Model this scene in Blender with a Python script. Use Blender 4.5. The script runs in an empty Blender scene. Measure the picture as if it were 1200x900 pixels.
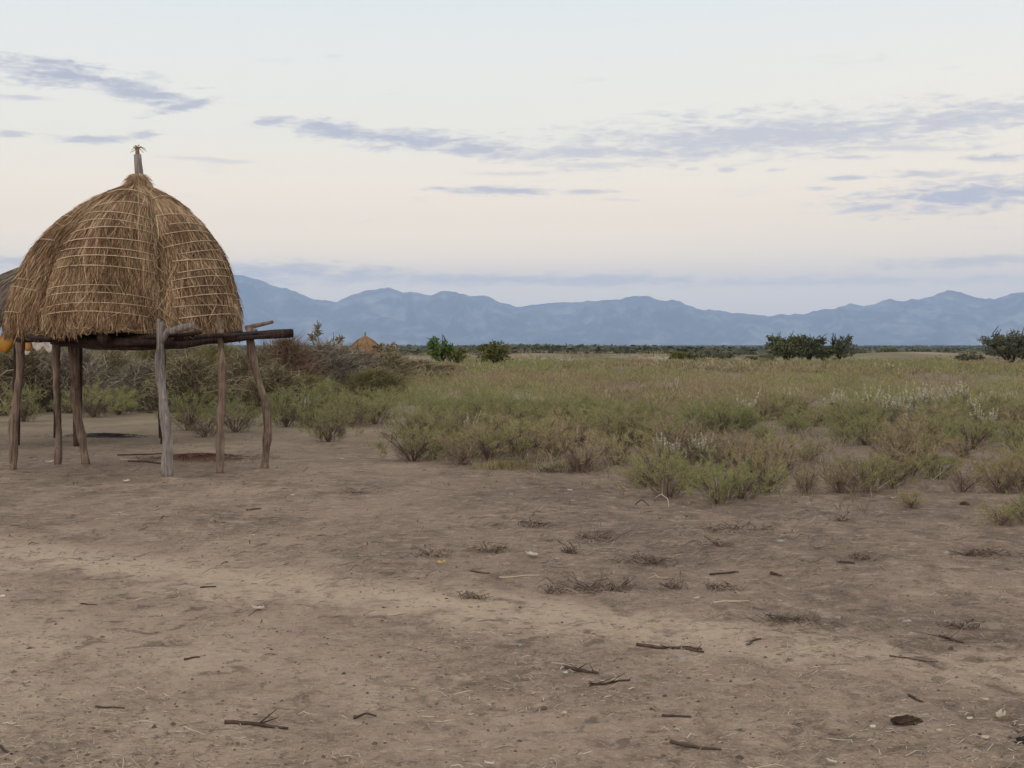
import bpy, math, random
import numpy as np
from math import radians as R, sin, cos, pi
from mathutils import Vector

random.seed(7)
rng = np.random.default_rng(7)
sc = bpy.context.scene
col = sc.collection

# ------------------------------------------------------------------ camera model
FPX, CAMH, HOR = 1700.0, 1.6, 404.0
PITCH = math.atan((450 - HOR) / FPX)            # looking slightly down

def at(px, py, D=None, z=None):
    """photo pixel -> world point: on the flat ground, or at distance D along +Y."""
    a = (px - 600) / FPX; b = (450 - py) / FPX
    dx, dy, dz = a, cos(PITCH) + b * sin(PITCH), -sin(PITCH) + b * cos(PITCH)
    if D is None:
        t = -(CAMH - (z or 0.0)) / dz
    else:
        t = D / dy
    return Vector((dx * t, dy * t, CAMH + dz * t))

def to_px(x, y, z=0.0):
    zz = z - CAMH
    d = y * cos(PITCH) - zz * sin(PITCH)
    v = y * sin(PITCH) + zz * cos(PITCH)
    return 600 + FPX * x / d, 450 - FPX * v / d

# ------------------------------------------------------------------ numpy noise
def _hash(ix, iy, s):
    n = (ix.astype(np.int64) * 374761393 + iy.astype(np.int64) * 668265263 + s * 1442695041) & 0xffffffff
    n = ((n ^ (n >> 13)) * 1274126177) & 0xffffffff
    n = n ^ (n >> 16)
    return (n & 0xffffff) / float(0xffffff)

def vnoise(x, y, s=0):
    x = np.asarray(x, float); y = np.asarray(y, float)
    ix, iy = np.floor(x), np.floor(y)
    fx, fy = x - ix, y - iy
    fx = fx * fx * (3 - 2 * fx); fy = fy * fy * (3 - 2 * fy)
    a, b = _hash(ix, iy, s), _hash(ix + 1, iy, s)
    c, d = _hash(ix, iy + 1, s), _hash(ix + 1, iy + 1, s)
    return (a * (1 - fx) + b * fx) * (1 - fy) + (c * (1 - fx) + d * fx) * fy

def fbm(x, y, s=0, o=4):
    r, a, t = 0, 1.0, 0
    for k in range(o):
        r = r + a * vnoise(x * 2 ** k, y * 2 ** k, s + k * 17); t += a; a *= .5
    return r / t

# ------------------------------------------------------------------ terrain
POST_FEET = [tuple(at(*f))[:2] for f in ((17, 553), (66, 546), (99, 546), (196, 561), (257, 557), (309, 552))]
MOUNDS = []
for px, D, h, sx, sy in ((1065, 175, .75, 11, 16), (625, 190, .55, 7, 18), (760, 230, .35, 16, 20), (420, 150, .5, 9, 18)):
    MOUNDS.append(((px - 600) / FPX * D, D, h, sx, sy))

def gz(x, y):
    x = np.asarray(x, float); y = np.asarray(y, float)
    d = np.hypot(x, y)
    z = np.zeros_like(d)
    for fx_, fy_ in POST_FEET:
        z = z + .035 * np.exp(-((x - fx_) ** 2 + (y - fy_) ** 2) / .03)  # low soil swell added round each foot for contact shading
    for mx, my, h, sx, sy in MOUNDS:
        z = z + h * np.exp(-((x - mx) / sx) ** 2 - ((y - my) / sy) ** 2)
    t = np.clip((d - 190) / 500, 0, 1); t = t * t * (3 - 2 * t)
    z = z - 5.5 * t
    near = np.clip(1 - d / 60, 0, 1)
    z = z + near * (.045 * (fbm(x * .35, y * .35, 3, 3) - .5) + .036 * (fbm(x * 1.7, y * 1.7, 9, 3) - .5))
    z = z + np.clip(1 - d / 25, 0, 1) * (.034 * (fbm(x * 6, y * 6, 21, 4) - .5))
    z = z + np.clip(1 - d / 16, 0, 1) * (.020 * (fbm(x * 15, y * 15, 61, 2) - .5))
    return z

def gzf(x, y):
    return float(gz(np.array([x]), np.array([y]))[0])

def ground(px, py):
    p = at(px, py)
    p.z = gzf(p.x, p.y)
    return p

# ------------------------------------------------------------------ mesh helpers
def mesh_np(name, V, F, smooth=False):
    V = np.asarray(V, np.float32).reshape(-1, 3)
    me = bpy.data.meshes.new(name)
    if isinstance(F, np.ndarray):
        n, k = F.shape
        li = F.reshape(-1); ls = np.arange(0, n * k, k); lt = np.full(n, k)
    else:
        lt = np.array([len(f) for f in F]); li = np.concatenate([np.asarray(f) for f in F]) ; ls = np.concatenate([[0], np.cumsum(lt)[:-1]]); n = len(F)
    me.vertices.add(len(V)); me.vertices.foreach_set('co', V.ravel())
    me.loops.add(len(li)); me.loops.foreach_set('vertex_index', li.astype(np.int32))
    me.polygons.add(n); me.polygons.foreach_set('loop_start', ls.astype(np.int32))
    me.polygons.foreach_set('loop_total', lt.astype(np.int32))
    if smooth:
        me.polygons.foreach_set('use_smooth', np.ones(n, bool))
    me.update(calc_edges=True); me.validate()
    return me

class MB:
    """collects pieces and builds ONE mesh"""
    def __init__(s): s.V = []; s.F = []; s.n = 0
    def add(s, V, F):
        V = np.asarray(V, float).reshape(-1, 3)
        s.V.append(V)
        if isinstance(F, np.ndarray): s.F.extend((F + s.n).tolist())
        else: s.F.extend([[i + s.n for i in f] for f in F])
        s.n += len(V); return s
    def tube(s, pts, rad, sides=7, wob=0.0, seed=0, cap=True):
        P = np.array([tuple(p) for p in pts], float); n = len(P)
        rad = np.broadcast_to(np.asarray(rad, float), (n,))
        T = np.gradient(P, axis=0); T /= np.linalg.norm(T, axis=1)[:, None] + 1e-9
        ref = np.array([0, 0, 1.0]) if abs(T[0][2]) < .8 else np.array([1.0, 0, 0])
        rg = np.random.default_rng(seed); V = []
        u = np.cross(T[0], ref)
        for i in range(n):
            u = u - T[i] * np.dot(u, T[i]); u /= np.linalg.norm(u) + 1e-9
            v = np.cross(T[i], u)
            a = np.linspace(0, 2 * pi, sides, endpoint=False)
            rr = rad[i] * (1 + wob * rg.uniform(-1, 1, sides))
            V.append(P[i] + np.outer(np.cos(a) * rr, u) + np.outer(np.sin(a) * rr, v))
        V = np.concatenate(V); F = []
        for i in range(n - 1):
            for k in range(sides):
                k2 = (k + 1) % sides
                F.append([i * sides + k, i * sides + k2, (i + 1) * sides + k2, (i + 1) * sides + k])
        if cap:
            F.append(list(range(sides))[::-1]); F.append([(n - 1) * sides + k for k in range(sides)])
        return s.add(V, F)
    def ribbons(s, P, W, side):
        """P [n,k,3] centre lines, W [n,k] widths, side [n,3]"""
        n, k, _ = P.shape
        sd = side[:, None, :] * (W[:, :, None] * .5)
        V = np.stack([P - sd, P + sd], axis=2).reshape(-1, 3)
        base = (np.arange(n) * k * 2)[:, None]; j = (np.arange(k - 1) * 2)[None, :]
        a = (base + j).reshape(-1)
        F = np.stack([a, a + 1, a + 3, a + 2], axis=1)
        return s.add(V, F)
    def mesh(s, name, smooth=False):
        return mesh_np(name, np.concatenate(s.V), s.F, smooth)
    def build(s, name, mat, parent=None, smooth=False, loc=None):
        me = s.mesh(name, smooth)
        return link(name, me, mat, parent, loc)

def link(name, me, mat, parent=None, loc=None):
    o = bpy.data.objects.new(name, me); col.objects.link(o)
    if mat is not None and not me.materials: me.materials.append(mat)
    if parent is not None: o.parent = parent
    if loc is not None: o.location = loc
    return o

def tag(o, label=None, cat=None, group=None, kind=None):
    if label: o['label'] = label
    if cat: o['category'] = cat
    if group: o['group'] = group
    if kind: o['kind'] = kind
    return o

def empty(name, loc, rz=0.0, sc_=1.0):
    o = bpy.data.objects.new(name, None); col.objects.link(o)
    o.location = loc; o.rotation_euler = (0, 0, rz)
    o.scale = (sc_,) * 3 if not hasattr(sc_, '__len__') else sc_
    o.empty_display_size = .1
    return o

def unit(v):
    return v / (np.linalg.norm(v, axis=-1, keepdims=True) + 1e-9)

# ------------------------------------------------------------------ materials
def srgb(r, g, b):
    f = lambda c: (c / 255 / 12.92) if c / 255 <= .04045 else ((c / 255 + .055) / 1.055) ** 2.4
    return (f(r), f(g), f(b), 1)

class NT:
    def __init__(s, nt): s.nt = nt
    def n(s, typ, **kw):
        o = s.nt.nodes.new(typ)
        for k, v in kw.items(): setattr(o, k, v)
        return o
    def l(s, a, b): s.nt.links.new(a, b)
    def set(s, sock, v):
        if isinstance(v, bpy.types.NodeSocket): s.l(v, sock)
        elif v is not None: sock.default_value = v
    def math(s, op, a, b=None, c=None, clamp=False):
        m = s.n('ShaderNodeMath', operation=op); m.use_clamp = clamp
        s.set(m.inputs[0], a)
        if b is not None: s.set(m.inputs[1], b)
        if c is not None: s.set(m.inputs[2], c)
        return m.outputs[0]
    def mix(s, f, a, b, blend='MIX'):
        m = s.n('ShaderNodeMix', data_type='RGBA', blend_type=blend); m.clamp_factor = True
        s.set(m.inputs['Factor'], f); s.set(m.inputs[6], a); s.set(m.inputs[7], b)
        return m.outputs[2]
    def ramp(s, f, stops, interp='LINEAR'):
        r = s.n('ShaderNodeValToRGB'); cr = r.color_ramp; cr.interpolation = interp
        while len(cr.elements) < len(stops): cr.elements.new(.5)
        for e, (p, c) in zip(cr.elements, stops):
            e.position = p; e.color = c if len(c) == 4 else (*c, 1)
        s.set(r.inputs[0], f); return r.outputs[0]
    def smooth(s, v, lo, hi, a=0.0, b=1.0):
        m = s.n('ShaderNodeMapRange', interpolation_type='SMOOTHSTEP')
        s.set(m.inputs[0], v)
        for i, x in enumerate((lo, hi, a, b)): s.set(m.inputs[1 + i], x)
        return m.outputs[0]
    def noise(s, vec, scale, detail=4, rough=.55, dist=0.0):
        m = s.n('ShaderNodeTexNoise'); s.set(m.inputs['Vector'], vec)
        m.inputs['Scale'].default_value = scale; m.inputs['Detail'].default_value = detail
        m.inputs['Roughness'].default_value = rough; m.inputs['Distortion'].default_value = dist
        return m.outputs['Fac']
    def mapping(s, vec, sc_=(1, 1, 1), rot=(0, 0, 0), loc=(0, 0, 0)):
        m = s.n('ShaderNodeMapping'); s.set(m.inputs[0], vec)
        m.inputs[1].default_value = loc; m.inputs[2].default_value = rot; m.inputs[3].default_value = sc_
        return m.outputs[0]

def new_mat(name):
    m = bpy.data.materials.new(name); m.use_nodes = True
    nt = NT(m.node_tree); bs = m.node_tree.nodes['Principled BSDF']
    bs.inputs['Specular IOR Level'].default_value = .2
    return m, nt, bs

def fibre_mat(name, cols, rough=.85, trans=0.0, patch=1.5, patch_amt=.45):
    """leaf / straw / twig material: every blade (mesh island) its own tint, plus broad patches"""
    m, t, bs = new_mat(name)
    g = t.n('ShaderNodeNewGeometry')
    oi = t.n('ShaderNodeObjectInfo')
    tc = t.n('ShaderNodeTexCoord')
    nz = t.noise(g.outputs['Position'], patch, 3)
    f = t.math('MULTIPLY_ADD', t.math('SUBTRACT', nz, .5), patch_amt * 2.2, g.outputs['Random Per Island'])
    f = t.math('MULTIPLY_ADD', t.math('SUBTRACT', oi.outputs['Random'], .5), .25, f, clamp=True)
    st = [(i / (len(cols) - 1), c) for i, c in enumerate(cols)]
    c = t.ramp(f, st)
    t.l(c, bs.inputs['Base Color']); bs.inputs['Roughness'].default_value = rough
    if trans:
        tr = t.n('ShaderNodeBsdfTranslucent'); t.l(c, tr.inputs[0])
        mx = t.n('ShaderNodeMixShader'); mx.inputs[0].default_value = trans
        t.l(bs.outputs[0], mx.inputs[1]); t.l(tr.outputs[0], mx.inputs[2])
        out = m.node_tree.nodes['Material Output']; t.l(mx.outputs[0], out.inputs[0])
    return m

def wood_mat(name, dark, mid, light, zs=1.2, bump=.5):
    m, t, bs = new_mat(name)
    tc = t.n('ShaderNodeTexCoord')
    v = t.mapping(tc.outputs['Object'], (26, 26, zs))
    n1 = t.noise(v, 1.6, 6, .65, .6)
    n2 = t.noise(tc.outputs['Object'], 3.0, 4)
    f = t.math('MULTIPLY_ADD', t.math('SUBTRACT', n2, .5), .7, n1)
    c = t.ramp(f, [(.28, dark), (.5, mid), (.72, light)])
    t.l(c, bs.inputs['Base Color']); bs.inputs['Roughness'].default_value = .85
    b = t.n('ShaderNodeBump'); b.inputs['Strength'].default_value = bump; b.inputs['Distance'].default_value = .02
    t.l(n1, b.inputs['Height']); t.l(b.outputs[0], bs.inputs['Normal'])
    return m

def plain_mat(name, c1, c2, scale=8, rough=.8):
    m, t, bs = new_mat(name)
    tc = t.n('ShaderNodeTexCoord')
    c = t.ramp(t.noise(tc.outputs['Object'], scale, 5), [(.35, c1), (.65, c2)])
    t.l(c, bs.inputs['Base Color']); bs.inputs['Roughness'].default_value = rough
    return m

M = {}
M['straw'] = fibre_mat('straw_thatch', [(0.090, 0.049, 0.026, 1), (0.234, 0.140, 0.076, 1), (0.382, 0.249, 0.144, 1), (0.571, 0.425, 0.276, 1)], patch=1.6, patch_amt=.60)
M['straw_grey'] = fibre_mat('old_grey_straw', [(.07, .05, .04, 1), (.15, .115, .09, 1), (.25, .195, .15, 1)])
M['straw_red'] = fibre_mat('reddish_straw', [(.13, .07, .035, 1), (.22, .125, .065, 1), (.31, .19, .10, 1)])
M['cane'] = plain_mat('split_cane', (0.471, 0.348, 0.216, 1), (0.635, 0.512, 0.359, 1), 6)
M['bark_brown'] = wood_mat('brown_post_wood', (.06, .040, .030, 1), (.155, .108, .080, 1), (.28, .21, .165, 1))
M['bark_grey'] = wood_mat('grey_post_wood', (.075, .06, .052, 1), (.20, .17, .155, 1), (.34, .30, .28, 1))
M['bark_dark_shaded'] = wood_mat('dark_shaded_beam_wood', (.014, .009, .008, 1), (.034, .020, .016, 1), (.075, .046, .035, 1))  # shade beneath the thatch is darkened into this wood colour
M['shrub_leaf'] = fibre_mat('shrub_leaf_green', [(0.188, 0.174, 0.088, 1), (0.277, 0.253, 0.121, 1), (0.362, 0.321, 0.152, 1), (0.446, 0.389, 0.204, 1)], trans=.48, patch=.30, patch_amt=.40)
M['shrub_bright'] = fibre_mat('shrub_leaf_fresh_green', [(0.175, 0.186, 0.083, 1), (0.276, 0.279, 0.121, 1), (0.377, 0.360, 0.161, 1)], trans=.48, patch=.4, patch_amt=.3)
M['shrub_brown'] = fibre_mat('shrub_leaf_brownish', [(0.196, 0.148, 0.099, 1), (0.306, 0.240, 0.146, 1), (0.404, 0.323, 0.196, 1)], trans=.2, patch=.4, patch_amt=.3)
M['shrub_yellow'] = fibre_mat('shrub_leaf_yellow', [(0.205, 0.171, 0.085, 1), (0.282, 0.234, 0.118, 1), (0.342, 0.279, 0.151, 1)], trans=.2)
M['stem'] = fibre_mat('shrub_stem', [(.08, .055, .042, 1), (.15, .105, .08, 1), (.21, .155, .12, 1)])
M['weed'] = fibre_mat('dry_weed', [(0.122, 0.094, 0.071, 1), (0.193, 0.155, 0.104, 1), (0.263, 0.235, 0.133, 1), (0.350, 0.310, 0.209, 1)], trans=.2, patch=.6)
M['white_spike'] = fibre_mat('white_flower_spike', [(0.365, 0.328, 0.238, 1), (0.535, 0.487, 0.370, 1), (0.663, 0.657, 0.524, 1)], trans=.2)
M['pale_leaf'] = fibre_mat('pale_grey_leaf', [(.14, .145, .09, 1), (.21, .21, .14, 1), (.29, .28, .2, 1)], trans=.2)
M['brush_brown'] = fibre_mat('brush_brown', [(0.069, 0.053, 0.031, 1), (0.163, 0.126, 0.075, 1), (0.278, 0.228, 0.136, 1), (0.432, 0.378, 0.237, 1)], patch=.8)
M['brush_red'] = fibre_mat('brush_reddish', [(0.107, 0.067, 0.040, 1), (0.193, 0.127, 0.081, 1), (0.288, 0.211, 0.138, 1)], patch=.8)
M['brush_grey'] = fibre_mat('brush_grey', [(0.072, 0.058, 0.043, 1), (0.150, 0.122, 0.092, 1), (0.240, 0.202, 0.150, 1), (0.372, 0.324, 0.248, 1)], patch=.8)
M['brush_olive'] = fibre_mat('brush_olive', [(0.107, 0.090, 0.044, 1), (0.204, 0.181, 0.081, 1), (0.311, 0.263, 0.128, 1)], trans=.15, patch=.8)
M['tree_leaf'] = fibre_mat('dark_tree_leaf', [(0.048, 0.058, 0.028, 1), (0.090, 0.100, 0.047, 1), (0.145, 0.149, 0.072, 1)], trans=.2, patch=.6)
M['tree_grey'] = fibre_mat('grey_green_leaf', [(0.067, 0.074, 0.045, 1), (0.118, 0.123, 0.073, 1), (0.174, 0.174, 0.106, 1)], trans=.2, patch=.6)
M['tree_bright'] = fibre_mat('bright_green_leaf', [(0.049, 0.083, 0.013, 1), (0.092, 0.146, 0.023, 1), (0.151, 0.205, 0.043, 1)], trans=.25, patch=1.5)
M['tree_olive'] = fibre_mat('olive_leaf', [(.06, .07, .018, 1), (.12, .13, .03, 1), (.19, .18, .055, 1)], trans=.25, patch=1.5)
M['woodland'] = fibre_mat('woodland_leaf', [(.045, .05, .03, 1), (.08, .085, .05, 1), (.12, .12, .072, 1)], trans=.1, patch=.01)
M['grass_dry'] = fibre_mat('dry_grass', [(.17, .14, .075, 1), (.27, .22, .13, 1), (.46, .39, .28, 1)], trans=.2, patch=.15)
M['litter'] = fibre_mat('straw_litter', [(.10, .07, .052, 1), (.20, .15, .11, 1), (.33, .26, .19, 1), (.50, .42, .33, 1)], patch=.6, patch_amt=.3)
M['clod'] = fibre_mat('soil_clod', [(.08, .058, .044, 1), (.16, .118, .09, 1), (.29, .23, .18, 1)])
M['twig'] = fibre_mat('dark_twig', [(0.081, 0.058, 0.044, 1), (0.176, 0.129, 0.099, 1), (0.324, 0.248, 0.193, 1)])
M['stick_dark'] = plain_mat('dark_stick_wood', (.04, .027, .02, 1), (.10, .068, .05, 1), 14)
M['twig_pale'] = fibre_mat('pale_twig', [(.34, .27, .19, 1), (.52, .44, .33, 1)])
M['dung'] = plain_mat('dung_brown', (.03, .018, .012, 1), (.075, .045, .028, 1), 25)
M['black'] = plain_mat('charred_black', (.018, .015, .015, 1), (.05, .042, .04, 1), 20)
M['white_scrap'] = plain_mat('white_scrap', (.46, .41, .34, 1), (.62, .57, .49, 1), 20)
M['yellow_leaf'] = plain_mat('yellow_dry_leaf', (.46, .31, .12, 1), (.62, .46, .22, 1), 20)
M['stone'] = plain_mat('pale_stone', (0.216, 0.187, 0.158, 1), (0.346, 0.310, 0.266, 1), 30)
M['can_yellow'] = plain_mat('yellow_plastic', (0.300, 0.128, 0.013, 1), (0.413, 0.203, 0.027, 1), 5, .45)
M['gourd'] = plain_mat('orange_gourd', (0.360, 0.160, 0.048, 1), (0.480, 0.248, 0.088, 1), 7, .5)
M['cloth'] = plain_mat('pale_sacking', (.30, .25, .21, 1), (.44, .38, .33, 1), 9)
M['red_chaff'] = fibre_mat('red_brown_chaff', [(.07, .032, .022, 1), (.13, .062, .043, 1), (.20, .10, .07, 1)])
M['ash'] = fibre_mat('dark_ash', [(.02, .018, .02, 1), (.045, .04, .043, 1), (.09, .078, .075, 1)])

# ------------------------------------------------------------------ ground material
def ground_material():
    m, t, bs = new_mat('bare_soil')
    g = t.n('ShaderNodeNewGeometry'); P = g.outputs['Position']
    sep = t.n('ShaderNodeSeparateXYZ'); t.l(P, sep.inputs[0])
    X, Y = sep.outputs[0], sep.outputs[1]
    big = t.noise(P, .35, 4, .55, .3)
    mid = t.noise(t.mapping(P, (1.0, .55, 1), (0, 0, R(-8))), .9, 4, .62, .5)
    pat = t.noise(t.mapping(P, (1.6, .8, 1), (0, 0, R(6)), (3, 1, 0)), 1.7, 5, .66, .4)
    fine = t.noise(P, 9, 4, .72)
    dash = t.noise(P, 5.5, 4, .62, .6)
    grit = t.noise(P, 70, 2, .6)
    f = t.math('ADD', t.math('MULTIPLY', mid, .5), t.math('MULTIPLY', pat, .55))
    f = t.math('ADD', f, t.math('MULTIPLY', t.math('SUBTRACT', fine, .5), .60))
    f = t.math('ADD', f, t.math('MULTIPLY', t.math('SUBTRACT', big, .5), .35))
    # the worn track: runs from the left middle to the right foreground
    nx, ny = 4.25, 6.5; L = math.hypot(nx, ny); nx /= L; ny /= L
    w = t.math('ADD', t.math('MULTIPLY', X, nx), t.math('MULTIPLY', Y, ny))
    w0 = (-4.0) * nx + 11.2 * ny
    def band(off, half, amt):
        d = t.math('ABSOLUTE', t.math('SUBTRACT', t.math('ADD', w, t.math('MULTIPLY', t.math('SUBTRACT', pat, .5), 1.5)), w0 + off))
        return t.smooth(d, 0.0, half, amt, 0.0)
    trk = t.math('ADD', band(.05, .75, .31), band(-1.9, .7, .10))
    left = t.math('MULTIPLY', t.smooth(X, 1.2, -2.5), t.smooth(Y, 12.5, 8.0))
    f = t.math('ADD', f, trk)
    f = t.math('ADD', f, t.math('MULTIPLY', left, .09))
    f = t.math('SUBTRACT', f, t.math('MULTIPLY', t.math('MULTIPLY', t.smooth(X, -2.5, 1.5), t.smooth(Y, 8.5, 12.0)), .05))
    f = t.math('SUBTRACT', f, t.math('MULTIPLY', t.math('MULTIPLY', t.smooth(pat, .50, .62), t.smooth(X, -3.0, 2.0)), .22))
    f = t.math('MULTIPLY_ADD', t.math('SUBTRACT', f, .55), 1.05, .53)
    soil = t.ramp(f, [(.30, (.158, .112, .083)), (.44, (.226, .162, .120)), (.56, (.292, .212, .156)), (.74, (.385, .288, .208)), (1.0, (.46, .352, .255))])
    # darker humus speckle and pale grit
    soil = t.mix(t.smooth(fine, .55, .66, 0, .70), soil, (.105, .076, .058, 1))
    soil = t.mix(t.smooth(grit, .57, .70, 0, .55), soil, (.50, .40, .30, 1))
    soil = t.mix(t.math('MULTIPLY', t.smooth(dash, .545, .63), t.smooth(mid, .62, .38, 0.1, .62)), soil, (.088, .064, .050, 1))
    soil = t.mix(t.smooth(dash, .44, .34, 0, .45), soil, (.40, .31, .23, 1))
    # field litter between shrubs, pale dry plain beyond
    fld = t.smooth(Y, 17, 30)
    fc = t.ramp(t.noise(P, .5, 3, .6), [(.3, (.16, .13, .08)), (.55, (.23, .185, .12)), (.75, (.30, .235, .165))])
    soil = t.mix(t.math('MULTIPLY', fld, .6), soil, fc)
    far = t.smooth(Y, 80, 130)
    pc = t.ramp(t.noise(t.mapping(P, (.6, .15, 1)), .12, 3, .6), [(.36, (.13, .115, .065)), (.5, (.215, .175, .11)), (.68, (.36, .29, .205))])
    soil = t.mix(far, soil, pc)
    wd = t.smooth(Y, 260, 480)
    soil = t.mix(wd, soil, (.075, .078, .045, 1))
    t.l(soil, bs.inputs['Base Color']); bs.inputs['Roughness'].default_value = .95
    bs.inputs['Specular IOR Level'].default_value = .08
    b = t.n('ShaderNodeBump'); b.inputs['Strength'].default_value = .9; b.inputs['Distance'].default_value = .03
    h = t.math('ADD', t.math('MULTIPLY', fine, 1.4), t.math('MULTIPLY', grit, .25))
    t.l(h, b.inputs['Height']); t.l(b.outputs[0], bs.inputs['Normal'])
    return m

def build_ground():
    ang = np.concatenate([np.linspace(-26, 26, 700), np.linspace(26, 334, 90)[1:-1]])
    ang = np.radians(ang)
    inv = np.linspace(1 / 4.2, 1 / 27000, 520)
    D = np.concatenate([[.02, .4, .9, 1.4, 1.9, 2.4, 2.9, 3.4, 3.8], 1 / inv])
    A, DD = np.meshgrid(ang, D)
    X = np.sin(A) * DD; Y = np.cos(A) * DD
    Z = gz(X, Y)
    V = np.stack([X, Y, Z], -1).reshape(-1, 3)
    nr, nc = A.shape
    i = np.arange(nr - 1)[:, None]; j = np.arange(nc)[None, :]; j2 = (j + 1) % nc
    F = np.stack([i * nc + j, i * nc + j2, (i + 1) * nc + j2, (i + 1) * nc + j], -1).reshape(-1, 4)
    F = F[:, ::-1]
    me = mesh_np('ground', V, np.ascontiguousarray(F), True)
    o = link('ground', me, ground_material())
    tag(o, kind='structure', label='bare grey brown dirt ground with a pale worn track')
    return o
build_ground()

# ------------------------------------------------------------------ mountains
def build_mountains():
    prof = [(-1400, 400), (-900, 372), (-600, 366), (-300, 345), (-100, 335), (0, 338), (50, 335), (100, 325), (150, 330), (200, 322), (250, 318),
            (285, 323), (300, 327), (320, 335), (345, 341), (370, 350), (392, 355), (410, 349), (430, 342), (455, 338), (470, 341), (485, 341), (505, 345), (525, 343), (545, 346),
            (570, 349), (590, 355), (612, 359), (640, 357), (655, 354), (680, 353), (700, 355), (722, 350), (740, 347), (760, 347), (780, 353), (800, 356), (815, 360), (830, 361),
            (848, 366), (870, 367), (885, 367), (900, 370), (915, 368), (940, 369), (957, 366), (975, 362), (995, 356), (1012, 360), (1025, 358), (1043, 351), (1060, 353), (1085, 347),
            (1108, 342), (1122, 343), (1150, 350), (1165, 351), (1185, 344), (1210, 340), (1240, 344), (1290, 352), (1360, 346), (1450, 350), (1600, 362), (1900, 378), (2400, 400)]
    pp = np.array(prof, float)
    px = np.linspace(-1300, 2300, 1500)
    ridge = (HOR - np.interp(px, pp[:, 0], pp[:, 1])) / FPX * 22500 + CAMH
    ridge = ridge + 95 * (fbm(px / 24.0, px * 0 + 3, 5, 5) - .5) + 26 * (np.abs(2 * vnoise(px / 11.0, px * 0 + 9, 8) - 1) * -1 + .5)
    v = np.concatenate([np.linspace(-1, 0, 60), np.linspace(0, 1, 12)[1:]])      # front foot .. crest .. back foot
    PX, VV = np.meshgrid(px, v)
    RG = np.broadcast_to(ridge, PX.shape)
    Yd = 22500 + VV * 4200
    X = (PX - 600) / FPX * Yd
    s = 1 - np.abs(VV)
    base = np.where(VV < 0, s ** 1.25, s)
    warp = 70 * (fbm(PX / 120, VV * 2 + 7, 31, 3) - .5) * 2
    g1 = 1 - np.abs(2 * vnoise((PX + warp) / 42, VV * .9, 41) - 1)
    g2 = 1 - np.abs(2 * vnoise((PX + warp * 1.4) / 17, VV * 1.8, 43) - 1)
    mod = (g1 - .55) * .8 + (g2 - .55) * .45
    env = s * (1 - s) * 4 * (VV < 0)
    Z = RG * np.clip(base + env * mod * .55, 0, 1.2)
    # never above the traced crest as seen from the plain
    cap = (RG - CAMH) / 22500 * Yd * np.where(VV < 0, .985 - .25 * (1 - s), 1) + CAMH
    Z = np.where(VV < 0, np.minimum(Z, cap), Z)
    Z = np.where(np.abs(VV) > .999, -12, Z - 6 * (1 - s))
    V = np.stack([X, Yd, Z], -1).reshape(-1, 3)
    nr, nc = PX.shape
    i = np.arange(nr - 1)[:, None]; j = np.arange(nc - 1)[None, :]
    F = np.stack([i * nc + j, i * nc + j + 1, (i + 1) * nc + j + 1, (i + 1) * nc + j], -1).reshape(-1, 4)
    m, t, bs = new_mat('mountain_slopes')
    g = t.n('ShaderNodeNewGeometry')
    P = t.mapping(g.outputs['Position'], (.001, .0005, .0016), (0, R(25), 0))
    n1 = t.noise(P, 1.9, 4, .62, .2); n2 = t.noise(P, 6.0, 3, .6)
    f = t.math('MULTIPLY_ADD', t.math('SUBTRACT', n2, .5), .55, n1)
    c = t.ramp(f, [(.36, (.015, .02, .025)), (.50, (.06, .066, .065)), (.60, (.175, .17, .15)), (.74, (.34, .315, .26))])
    t.l(c, bs.inputs['Base Color']); bs.inputs['Roughness'].default_value = 1
    o = link('mountain_range', mesh_np('mountain_range', V, F, True), m)
    tag(o, kind='structure', label='long blue hazy mountain range along the horizon')
build_mountains()

# ------------------------------------------------------------------ granaries
PROF_Z = np.array([0.0, .08, .26, .434, .607, .78, .954, 1.128, 1.30, 1.475, 1.65, 1.80, 1.90, 1.97, 2.03])
PROF_R = np.array([1.0, 1.0, .985, .962, .93, .892, .842, .775, .69, .592, .465, .32, .19, .09, .05])

def dome_r(z, phi, R0, H, lobes=6, crease=33.0, depth=.24):
    zz = np.clip(z / H, 0, 1) * 2.03
    r = np.interp(zz, PROF_Z, PROF_R) * R0
    cr = np.radians(np.array([-320, -262, -202, -142, -92, -40, 33, 98, 158, 218, 268, 320, 393]) + crease - 33)
    f = np.abs(np.sin(pi * np.interp(phi, cr, np.arange(13)))) ** .55
    k = depth * np.clip((2.03 - zz) / .5, 0, 1)
    return r * (1 - k + k * f)

def dome_pt(z, phi, R0, H, off=0.0, **kw):
    r = dome_r(z, phi, R0, H, **kw) + off
    # phi = 0 faces the camera (-Y), positive to the right
    return np.stack([r * np.sin(phi) + .12 * (np.clip(z / H, 0, 1)) ** 1.5, -r * np.cos(phi), z], -1)

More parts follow.
